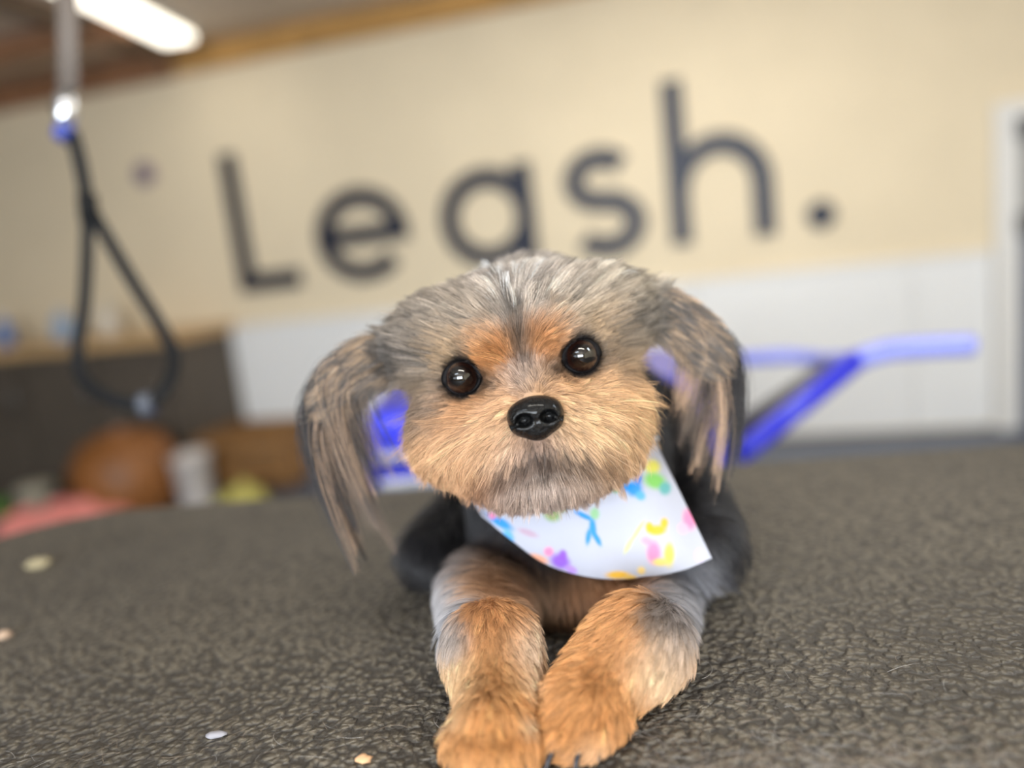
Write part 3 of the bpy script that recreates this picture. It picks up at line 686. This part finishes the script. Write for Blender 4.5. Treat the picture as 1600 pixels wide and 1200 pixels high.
def paint(cx, cy, rx, ry, deg, c, soft=.35, op=.95):
    a = math.radians(deg); dx, dy = cpx - cx, cpy - cy; x = (dx * math.cos(a) + dy * math.sin(a)) / rx; y = (-dx * math.sin(a) + dy * math.cos(a)) / ry
    k = np.clip((1 + soft - np.sqrt(x * x + y * y)) / (2 * soft), 0, 1)[:, None] * op
    col[:] = col * (1 - k) + lin(c) * k
BLUE, LBLUE, GREEN, YEL, ORG, PINK, PUR, TEAL = (40, 150, 232), (96, 178, 240), (132, 204, 96), (228, 222, 92), (246, 190, 44), (246, 142, 186), (152, 96, 222), (104, 180, 180)
for a_ in [(912, 806, 16, 4, 25, BLUE), (926, 824, 5, 15, -8, BLUE), (919, 838, 4, 13, 8, BLUE), (933, 842, 4, 12, -28, BLUE), (929, 803, 7, 9, 0, (150, 200, 150)),
           (990, 764, 12, 12, 0, BLUE), (1000, 775, 8, 7, 40, LBLUE), (974, 762, 14, 6, -8, BLUE), (962, 766, 6, 5, 0, (120, 190, 140)), (997, 748, 6, 9, 0, (84, 130, 220)),
           (1018, 730, 12, 11, 20, YEL), (1022, 752, 17, 12, 20, GREEN), (1038, 764, 9, 10, 10, TEAL), (863, 803, 13, 11, 30, (142, 176, 92)), (878, 795, 7, 6, 0, (142, 176, 92)),
           (782, 816, 22, 7, 28, BLUE), (795, 838, 8, 12, -30, LBLUE), (826, 832, 16, 5, 20, (196, 170, 190)), (770, 806, 6, 6, 0, PINK),
           (858, 861, 7, 7, 0, PINK), (842, 872, 15, 6, 20, (246, 172, 140)), (876, 876, 15, 11, 20, PUR), (893, 889, 10, 6, 25, (190, 150, 240)), (880, 866, 6, 8, 0, PUR),
           (966, 898, 18, 6, 0, ORG), (1002, 891, 6, 6, 0, (246, 214, 130)), (985, 902, 10, 4, 0, (240, 200, 100)),
           (1014, 824, 6, 8, 0, ORG), (1037, 818, 6, 8, 0, ORG), (1026, 829, 14, 8, -4, ORG), (1010, 845, 8, 6, 20, (246, 170, 190)), (1021, 863, 10, 17, 0, PINK), (1045, 866, 8, 18, 0, (236, 218, 96)), (1032, 878, 12, 6, 0, (240, 214, 120)),
           (996, 830, 3.5, 20, 32, (216, 226, 150)), (982, 852, 4, 14, 28, (222, 226, 160)), (1076, 812, 10, 16, -10, PINK), (1066, 826, 8, 8, 0, (250, 190, 214)), (1092, 868, 8, 10, 0, (226, 200, 246))]: paint(*a_)
ca = cl.data.color_attributes.new('coat_color', 'FLOAT_COLOR', 'POINT'); ca.data.foreach_set('color', np.hstack([col * .80, np.ones((len(col), 1))]).astype(np.float32).ravel())
s_ = cl.modifiers.new('thickness', 'SOLIDIFY'); s_.thickness = .0007
nb = smooth_path([C2W(np.array(q)[None])[0] for q in (BC[0], Q(742, 745, .465), Q(800, 700, .500), Q(880, 680, .508), Q(965, 675, .490), Q(1012, 685, .455), BC[nu - 1])], 6)
tube('neck_band', nb, [.0015 + .006 * min(1, i / 8, (len(nb) - 1 - i) / 8) for i in range(len(nb))], mat('white_cotton', (236, 238, 246), .85), ban, seg=10, flat=.45, flatdir=(0, .2, 1))
kd_b = kdtree.KDTree(len(BC[::5]))
for i, q in enumerate(BC[::5]): kd_b.insert(q, i)
kd_b.balance()

# ---- eyes, nose, claws
def eye_material():
    m = bpy.data.materials.new('dark_brown_eye'); m.use_nodes = True; nt = m.node_tree; b = nt.nodes['Principled BSDF']
    tc = nt.nodes.new('ShaderNodeTexCoord'); sx = nt.nodes.new('ShaderNodeSeparateXYZ'); nt.links.new(tc.outputs['Object'], sx.inputs[0])
    r = nt.nodes.new('ShaderNodeValToRGB'); dv = nt.nodes.new('ShaderNodeMath'); dv.operation = 'DIVIDE'; dv.inputs[1].default_value = ER
    nt.links.new(sx.outputs['Z'], dv.inputs[0]); nt.links.new(dv.outputs[0], r.inputs['Fac'])
    e = r.color_ramp.elements; e[0].position = .42; e[0].color = tuple(lin((26, 22, 24))) + (1,); e[1].position = .50; e[1].color = tuple(lin((34, 18, 14))) + (1,)
    x = e.new(.62); x.color = tuple(lin((32, 15, 11))) + (1,); x = e.new(.76); x.color = tuple(lin((26, 12, 9))) + (1,); x = e.new(.82); x.color = tuple(lin((8, 7, 8))) + (1,)
    nt.links.new(r.outputs['Color'], b.inputs['Base Color']); b.inputs['Roughness'].default_value = .06; b.inputs['Coat Weight'].default_value = 1; b.inputs['Coat Roughness'].default_value = .02
    return m
m_eye = eye_material(); m_lid = mat('dark_eyelid', (14, 12, 13), .6, .12)
for e, s in zip(EYES, (-1, 1)):
    bm = bmesh.new(); bmesh.ops.create_uvsphere(bm, u_segments=40, v_segments=28, radius=ER)
    for v in bm.verts:                                      # cornea bulge
        k = max(0, v.co.z / ER - .6) / .4; v.co.z += k * .0009
    o = bm_obj('eye', bm, m_eye, None, True); w = C2W(e[None])[0]
    zc = unit(unit(-e + 0) + np.array([.06 * s, .03, 0])); xc = unit(np.cross(np.array([0, 1.0, 0]), zc)); yc = np.cross(zc, xc)
    B3 = np.stack([XC, YC, FW], 1); R = np.stack([B3 @ xc, B3 @ yc, B3 @ zc], 1)
    o.parent = dog
    mw = Matrix(((R[0, 0], R[0, 1], R[0, 2], w[0]), (R[1, 0], R[1, 1], R[1, 2], w[1]), (R[2, 0], R[2, 1], R[2, 2], w[2]), (0, 0, 0, 1)))
    o.matrix_parent_inverse = Matrix.Translation(-Vector(dog.location)); o.matrix_basis = mw
    ring = []; rad = []
    inner = -s                                              # corner towards the nose
    for k in range(40):
        a = 2 * math.pi * k / 40; rx = ER * .97; ry = ER * .92
        x = rx * math.cos(a) * (1.10 if math.cos(a) * inner > .0 else 1.0); y = ry * math.sin(a) * (.86 if math.sin(a) > 0 else 1.0)
        th = math.radians(TILT); X_, Y_ = x * math.cos(th) - y * math.sin(th), x * math.sin(th) + y * math.cos(th)
        ring.append(C2W((e + np.array([X_, Y_, -.0015]) )[None])[0]); rad.append((.0010 if math.sin(a) < -.2 else .0020))
    lid = tube('eyelid', ring, rad, m_lid, None, seg=10, closed=True, flatdir=FW); keep(lid, dog)
# nose leather from its own small field
def sd_nose(p):
    q = (p - NOSE) @ rotz(TILT)                             # local picture axes of the tilted head
    def el(c, r): 
        k = (q - np.array(c)); r = np.array(r); k0 = np.sqrt(((k / r) ** 2).sum(-1)); k1 = np.sqrt(((k / r ** 2) ** 2).sum(-1)) + 1e-9; return k0 * (k0 - 1) / k1
    d = el((0, .0022, .002), (.0118, .0070, .0085))
    d = smin(d, el((-.0068, -.0008, .0015), (.0052, .0062, .0070)), .002); d = smin(d, el((.0068, -.0008, .0015), (.0052, .0062, .0070)), .002)
    d = smin(d, el((0, -.0040, .0020), (.0072, .0062, .0070)), .003)
    for s in (-1, 1):
        n1 = np.sqrt(((q - np.array([s * .0053, -.0004, -.0058])) ** 2 / np.array([1.25, .95, 2.0]) ** 2).sum(-1)) - .0030
        a_, b_ = np.array([s * .0062, -.0010, -.0050]), np.array([s * .0108, -.0024, -.0010]); ab = b_ - a_; t = np.clip(((q - a_) @ ab) / (ab @ ab), 0, 1)
        n2 = np.sqrt(((q - a_ - t[..., None] * ab) ** 2).sum(-1)) - .0011
        d = smax(d, -smin(n1, n2, .001), .0012)
    gr = np.sqrt((q[..., 0]) ** 2 + (q[..., 2] + .0062) ** 2) - .0010
    gr = np.where(q[..., 1] > -.001, gr + (q[..., 1] + .001) * 1.5, gr)
    return smax(d, -gr, .0012)
NGS = .00045; nlo = NOSE - np.array([.0165, .0165, .0115]); nd = (np.array([.033, .033, .023]) / NGS).astype(int)
NFd = sd_nose(np.stack(np.meshgrid(*[nlo[i] + NGS * np.arange(nd[i]) for i in range(3)], indexing='ij'), -1))
NV, NF = surface_nets(NFd, nlo, NGS)
m_nose = mat('wet_black_nose', (9, 9, 10), .32, .18, bump=(850, 1.0, .0016), coat=.35)
o = mesh_obj('nose', C2W(NV), NF, m_nose, None, True); keep(o, dog); o['label'] = 'wet black nose leather'
m_claw = mat('dark_claw', (44, 44, 50), .22, .6, coat=.5)
for F_, T_ in ((LF, LT), (RF, RT)):
    for i, t_ in enumerate(T_):
        dr = unit(unit(t_ - F_[3]) * .35 + unit(F_[3] - F_[2])); a_ = C2W((t_ + dr * .006)[None])[0]; dw = C2W((t_ + dr)[None])[0] - C2W(t_[None])[0]; dw[2] = 0; dw /= np.linalg.norm(dw)
        z0 = TABLE_Z + .0075
        a_ = np.array([a_[0], a_[1], z0]); pts = [a_, a_ + dw * .004 + np.array([0, 0, .0006]), a_ + dw * .0075 + np.array([0, 0, -.0012]), a_ + dw * .0115 + np.array([0, 0, -.0052])]
        keep(tube('claw', smooth_path(pts, 4), list(np.linspace(.0021, .0006, 13)), m_claw, None, seg=10), dog)

# ------------------------------------------------------------------ fur strands
TRI = np.concatenate([SF[:, [0, 1, 2]], SF[:, [0, 2, 3]]]); A3, B3_, C3 = SV[TRI[:, 0]], SV[TRI[:, 1]], SV[TRI[:, 2]]
TAREA = .5 * np.linalg.norm(np.cross(B3_ - A3, C3 - A3), axis=1); TCEN = (A3 + B3_ + C3) / 3; TREG = region(TCEN)
TNRM = unit(look(GRAD, TCEN))
def sample(weight, n):
    w = TAREA * weight; i = rng.choice(len(w), n, p=w / w.sum()); r1, r2 = rng.random(n), rng.random(n); s = np.sqrt(r1)
    return A3[i] * (1 - s)[:, None] + B3_[i] * (s * (1 - r2))[:, None] + C3[i] * (s * r2)[:, None], TREG[i]
def eye_push(p, d):
    for e in EYES:
        v = p - e; r = np.linalg.norm(v, axis=1); k = np.exp(-((np.maximum(r - ER, 0)) / (ER * .55)) ** 2)[:, None]
        vt = unit(v); toward = np.minimum((d * vt).sum(1), 0)[:, None]; d = d - toward * vt * np.clip(k * 1.6, 0, 1) + vt * k * .5
    return d
def comb_head(p):
    v = p - Q(838, 640, .345); v[:, 2] *= .6; d = unit(v)
    px, py = px_of(p)
    below = np.clip((py - 690) / 60, 0, 1)[:, None]; d = d + DOWN * (.15 + .55 * below)
    sx_ = px - (815 + (py - 572) * .19); side = np.clip(sx_ / 45, -1, 1)                                     # centre parting on the forehead
    up = np.clip((575 - py) / 60, 0, 1); d = d + np.stack([side * .75 * up, .05 * up, 0 * up], 1)
    cheek = np.clip((np.abs(px - 825) - 90) / 80, 0, 1) * np.clip((py - 560) / 60, 0, 1); d = d + DOWN * (.35 * cheek)[:, None]
    d[:, 2] += .9 * np.clip((500 - py) / 60, 0, 1)
    return eye_push(p, unit(d))
def comb_body(p):
    px, py = px_of(p); d = np.tile(DOWN, (len(p), 1)) + np.array([0, 0, -.25]); d[:, 0] += .0025 * (px - 870); return unit(d)
def comb_legs(p):
    px, py = px_of(p); left = px < 842
    d = np.where(left[:, None], unit(LF[3] - LF[0]), unit(RF[3] - RF[0])); cx = np.where(left, 766, 960 - (py - 1060) * .75); d = d + DOWN * .35
    d[:, 0] += .006 * (px - cx); return unit(d)
def grow(root, comb, L, hmax, n=8, wob=.10):
    """walk each strand over the coat: follows the comb field, floats up to hmax above the skin"""
    N = len(root); pts = np.empty((N, n, 3)); p = root.copy(); pts[:, 0] = p; st = (L / (n - 1))[:, None]
    w1 = rng.normal(0, 1, (N, 3)); w2 = rng.normal(0, 1, (N, 3)); prev = None
    for k in range(1, n):
        t = k / (n - 1); g = unit(look(GRAD, p)); s = look(FIELD, p); d = comb(p); d = unit(d - (d * g).sum(1, keepdims=True) * g * .9)
        tgt = hmax * t ** .8; d = d + g * np.clip((tgt - s) / st[:, 0] * .8, -.8, 1.4)[:, None] + wob * (w1 * (1 - t) + w2 * t)
        d = unit(d)
        if prev is not None: d = unit(d + .6 * prev)
        prev = d; p = p + d * st; pts[:, k] = p
    return pts
def clump(pts, nl, amount, spread=.25):
    N = len(pts); li = rng.choice(N, min(nl, N), replace=False); kd = kdtree.KDTree(len(li))
    for i, q in enumerate(pts[li, 0]): kd.insert(q, i)
    kd.balance(); own = np.array([kd.find(q)[1] for q in pts[:, 0]]); lead = pts[li][own]
    t = (np.linspace(0, 1, pts.shape[1]) ** 1.3)[None, :, None]; off = (pts[:, :1] - lead[:, :1]) * spread
    k = t * (amount * rng.uniform(.5, 1.15, N)).clip(0, .97)[:, None, None]
    return pts * (1 - k) + (lead + off) * k, own
def hair_material():
    m = bpy.data.materials.new('dog_hair'); m.use_nodes = True; nt = m.node_tree; nt.nodes.remove(nt.nodes['Principled BSDF']); out = nt.nodes['Material Output']
    b = nt.nodes.new('ShaderNodeBsdfPrincipled'); a = nt.nodes.new('ShaderNodeAttribute'); a.attribute_name = 'coat_color'; nt.links.new(a.outputs['Color'], b.inputs['Base Color'])
    b.inputs['Roughness'].default_value = .42; b.inputs['Specular IOR Level'].default_value = .45
    nt.links.new(b.outputs[0], out.inputs['Surface']); return m
m_hair = hair_material()
def strands(name, pts, colr, rad, parent, label=None, root_dark=.8):
    N, n = pts.shape[:2]; cu = bpy.data.hair_curves.new(name); cu.add_curves([n] * N)
    cu.attributes['position'].data.foreach_set('vector', C2W(pts.reshape(-1, 3)).astype(np.float32).ravel())
    t = np.linspace(0, 1, n); taper = (1 - .75 * t ** 2)
    r_ = cu.attributes.get('radius') or cu.attributes.new('radius', 'FLOAT', 'POINT')
    r_.data.foreach_set('value', (np.asarray(rad).reshape(-1, 1) * taper[None] * np.ones((N, 1))).astype(np.float32).ravel())
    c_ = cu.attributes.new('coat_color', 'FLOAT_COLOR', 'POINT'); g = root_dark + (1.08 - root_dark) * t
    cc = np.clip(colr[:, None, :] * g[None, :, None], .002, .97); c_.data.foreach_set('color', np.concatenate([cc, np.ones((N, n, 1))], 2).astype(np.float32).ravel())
    cu.materials.append(m_hair); o = link(bpy.data.objects.new(name, cu)); keep(o, parent); o['kind'] = 'stuff'
    if label: o['label'] = label
    return o
def vary(c, own, amp_c=.16, amp_s=.14):
    cl_ = np.exp(rng.normal(0, amp_c, own.max() + 1))[own]; st_ = np.exp(rng.normal(0, amp_s, len(c))); return np.clip(c * (cl_ * st_)[:, None], .003, .95)
FACING = np.clip(-(TNRM * unit(TCEN)).sum(1), 0, 1)
HAIRGAIN = 1.0
# head
w = np.where(TREG == 0, .25 + FACING, 0.0); w[np.min([np.linalg.norm(TCEN - e, axis=1) for e in EYES], axis=0) < ER * 1.02] = 0
w[np.linalg.norm(TCEN - NOSE - np.array([0, 0, .004]), axis=1) < .0100] = 0
root, rg = sample(w, 105000); px, py = px_of(root)
L = np.full(len(root), .0165)
L = np.where((np.hypot(px - 828, py - 600) < 45), .0065, L)
dn = np.hypot(px - 838, py - 655); L = np.where(dn < 95, np.minimum(L, .0045 + .0105 * np.clip((dn - 40) / 55, 0, 1)), L)
for bx_, by_ in ((765, 540), (860, 515)): L = np.where(np.hypot(px - bx_, py - by_) < 40, .0095, L)
L = np.where(py < 470, .020, L); L = np.where((py > 735), .0120, L); L = np.where((np.abs(px - 825) > 130) & (py > 560), .0175, L)
dE = np.min([np.linalg.norm(root - e, axis=1) for e in EYES], axis=0); L = np.minimum(L, .0030 + .75 * np.maximum(dE - ER * 1.05, 0) + np.where(dE > ER * 2.1, .02, 0))
L = np.where((py > 715) & (np.abs(px - 850) > 75), L * .7, L); L *= rng.uniform(.7, 1.2, len(L)); hm = .0022 + .20 * L * rng.uniform(.5, 1.4, len(L))
fly = (rng.random(len(L)) < .05) & (py > 480); hm = np.where(fly, hm * 2.4, hm); L = np.where(fly, L * 1.2, L)
pts = grow(root, comb_head, L, hm, wob=.15); pts, own = clump(pts, 4200, .78); c = coat(pts[:, 4], rg)
grey = np.clip(1.6 - (c.max(1) - c.min(1)) / (c.max(1) + 1e-6) * 3.2, 0, 1)           # the silver parts are streakier than the tan
grey = grey * np.clip((680 - py) / 60, .15, 1); cl_ = rng.normal(0, 1, own.max() + 1)[own]; c = np.clip(c * np.exp((.15 + .42 * grey) * cl_ + .20 * rng.normal(0, 1, len(c)))[:, None], .004, .9) * HAIRGAIN
dk = rng.random(len(c)) < .08 + .16 * grey; c[dk] *= .36
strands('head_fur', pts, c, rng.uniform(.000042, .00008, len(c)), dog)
# body
w = np.where(TREG == 3, .12 + FACING, 0.0); near = np.array([kd_b.find(q)[2] for q in TCEN]) < .0075; w[near & (TREG == 3)] = 0
root, rg = sample(w, 42000); L = rng.uniform(.010, .018, len(root)); pts = grow(root, comb_body, L, .003 + .2 * L); pts, own = clump(pts, 2600, .6); c = coat(pts[:, 3], rg)
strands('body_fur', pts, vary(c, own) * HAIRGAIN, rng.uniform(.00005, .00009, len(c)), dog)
# legs and paws
w = np.where(TREG == 4, .2 + FACING, 0.0); root, rg = sample(w, 42000); px, py = px_of(root); L = np.where(py > 1110, .0085, .0105) * rng.uniform(.7, 1.3, len(root)); hts = height(root); L = np.minimum(L, .004 + hts * .9)
pts = grow(root, comb_legs, L, .0020 + .22 * L, 7, .20); pts, own = clump(pts, 2200, .78); c = coat(pts[:, 3], rg)
zh = CAM[2] + pts @ WZrow - TABLE_Z; lift = np.clip(.0008 - zh, 0, None); pts = pts + lift[..., None] * WZrow
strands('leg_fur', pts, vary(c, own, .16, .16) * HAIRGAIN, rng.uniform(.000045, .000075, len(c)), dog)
# ears: short coat plus long hanging fringe
def hang_strands(root, out_dir, L, a_out, n=14, sway=.06, curl=None):
    N = len(root); t = np.linspace(0, 1, n)[None, :, None]; o1 = unit(out_dir); L = L[:, None, None]; a_out = a_out[:, None, None]
    w1 = rng.normal(0, 1, (N, 1, 3))
    p = root[:, None] + L * (a_out * (1 - (1 - t) ** 2.2) * o1[:, None] + (1 - .55 * a_out) * t ** 1.75 * DOWN + sway * w1 * t ** 1.5)
    if curl is not None: p = p + L * t ** 2.2 * curl
    return p
for ri, sgn in ((1, -1), (2, 1)):
    w = np.where(TREG == ri, .3 + FACING, 0.0); root, rg = sample(w, 6000)
    comb = lambda p, s=sgn: unit(np.tile(np.array([s * .8, -.25, .0]), (len(p), 1)) + DOWN * .35)
    L = rng.uniform(.010, .018, len(root)); pts = grow(root, comb, L, .002 + .15 * L); pts, own = clump(pts, 500, .6)
    px, py = px_of(root); c = np.tile(lin((104, 96, 90)), (len(root), 1)); lt = rng.random(own.max() + 1)[own] < .35; c[lt] = lin((168, 144, 120))
    strands('ear_fur', pts, vary(c, own, .25, .2) * HAIRGAIN, rng.uniform(.00005, .00008, len(c)), dog)
    root, rg = sample(np.where(TREG == ri, 1.0, 0.0), 4600 if ri == 1 else 3200); px, py = px_of(root); N = len(root)
    if ri == 1: k = np.clip((625 - px) / 130, 0, 1)
    else: k = np.clip((px - 985) / 145, 0, 1)
    keepm = rng.random(N) < .12 + .88 * k ** 1.2; root, k = root[keepm], k[keepm]; N = len(root)
    L = (.052 + .030 * rng.random(N)) * (1.0 if ri == 2 else 1.22); aout = np.clip(.38 - .18 * k + rng.normal(0, .05, N), .05, .6)
    od = np.tile(np.array([sgn * 1.0, .25 if ri == 2 else .1, -.05]), (N, 1)) + rng.normal(0, .12, (N, 3))
    curl = np.array([-.22 * sgn, 0, .02]) if ri == 2 else np.array([.24, -.02, .0])
    pts = hang_strands(root, od, L, aout, curl=curl); pts, own = clump(pts, 34, .96, .20)
    tone = rng.random(own.max() + 1)[own]; c = np.where((tone < .40)[:, None], lin((198, 166, 138)), np.where((tone < .7)[:, None], lin((128, 112, 100)), lin((58, 54, 54))))
    outer = k > .8; c[outer] = lin((56, 53, 54))
    strands('ear_fringe', pts, vary(c, own, .15, .15) * HAIRGAIN, rng.uniform(.00005, .00009, N), dog)
# whiskers
wr, wt = [], []
for s, cx, cy in ((-1, 782, 690), (1, 898, 672)):
    for i in range(9):
        a_ = Q(cx + s * rng.uniform(-8, 22), cy + rng.uniform(-14, 26), .335); wr.append(a_); wt.append(np.array([s * rng.uniform(.5, 1), rng.uniform(-.5, .15), -.25]))
wr = np.array(wr); wt = unit(np.array(wt)); tt = np.linspace(0, 1, 10)[None, :, None]; LL = rng.uniform(.018, .034, len(wr))[:, None, None]
strands('whiskers', wr[:, None] + LL * (wt[:, None] * tt + DOWN * .3 * tt ** 2), np.tile(lin((190, 160, 130)), (len(wr), 1)), np.full(len(wr), .00005), dog)

# ------------------------------------------------------------------ clippings and crumbs on the rubber top
N = 700; ppx = np.concatenate([rng.uniform(1000, 1600, 560), rng.uniform(0, 1000, 140)]); ppy = np.concatenate([1205 - rng.exponential(32, 560), 1195 - rng.exponential(80, 140)]); ppy = np.clip(ppy, 860, 1230)
rt = np.array([Qh(a_, b_, .0012) for a_, b_ in zip(ppx, ppy)]); an = rng.uniform(0, 6.28, N); hx = np.array([XC[0], YC[0], FW[0]]); hy = np.array([XC[1], YC[1], FW[1]])
LL = rng.uniform(.004, .018, N); bend = rng.normal(0, .5, N); pts = np.empty((N, 7, 3))
for k in range(7):
    t = k / 6; a2 = an + bend * t; pts[:, k] = rt + (LL * t)[:, None] * (np.cos(a2)[:, None] * hx + np.sin(a2)[:, None] * hy) + WZrow * (.0006 * math.sin(t * 3.1))
c = np.tile(lin((172, 152, 132)), (N, 1)); c[rng.random(N) < .3] = lin((210, 205, 200))
cu_parent = thing('loose_hair', 'fine loose hair clippings scattered over the rubber table top', 'hair clippings', (tpt(.1, -.35)[0], tpt(.1, -.35)[1], TABLE_Z))
cu_parent['kind'] = 'stuff'
strands('clippings', pts, c * .8, rng.uniform(.00003, .00006, N), cu_parent)
def crumb(px, py, r, col, label, seed, el=1.0):
    q = np.random.default_rng(seed); bm = bmesh.new(); bmesh.ops.create_icosphere(bm, subdivisions=2, radius=r)
    w = C2W(Qh(px, py, r * .5)[None])[0]
    for v in bm.verts: v.co *= 1 + q.uniform(-.25, .25); v.co.x *= el; v.co.z *= .6
    o = bm_obj('crumb', bm, mat('crumb', col, .9), None, True); o.location = (w[0], w[1], TABLE_Z + r * .5); tag(o, label, 'crumb')
crumb(568, 1186, .0026, (214, 170, 128), 'tan crumb on the table to the left of the paws', 1, 1.3)
crumb(337, 1148, .0022, (150, 148, 154), 'pale grey lint tuft on the table at the lower left', 2, 2.2)
crumb(6, 992, .0040, (176, 150, 128), 'beige crumb at the left picture edge of the table', 3, 1.4)
crumb(60, 880, .0060, (150, 138, 108), 'dull yellow crumb near the rear left corner of the table', 4, 1.8)
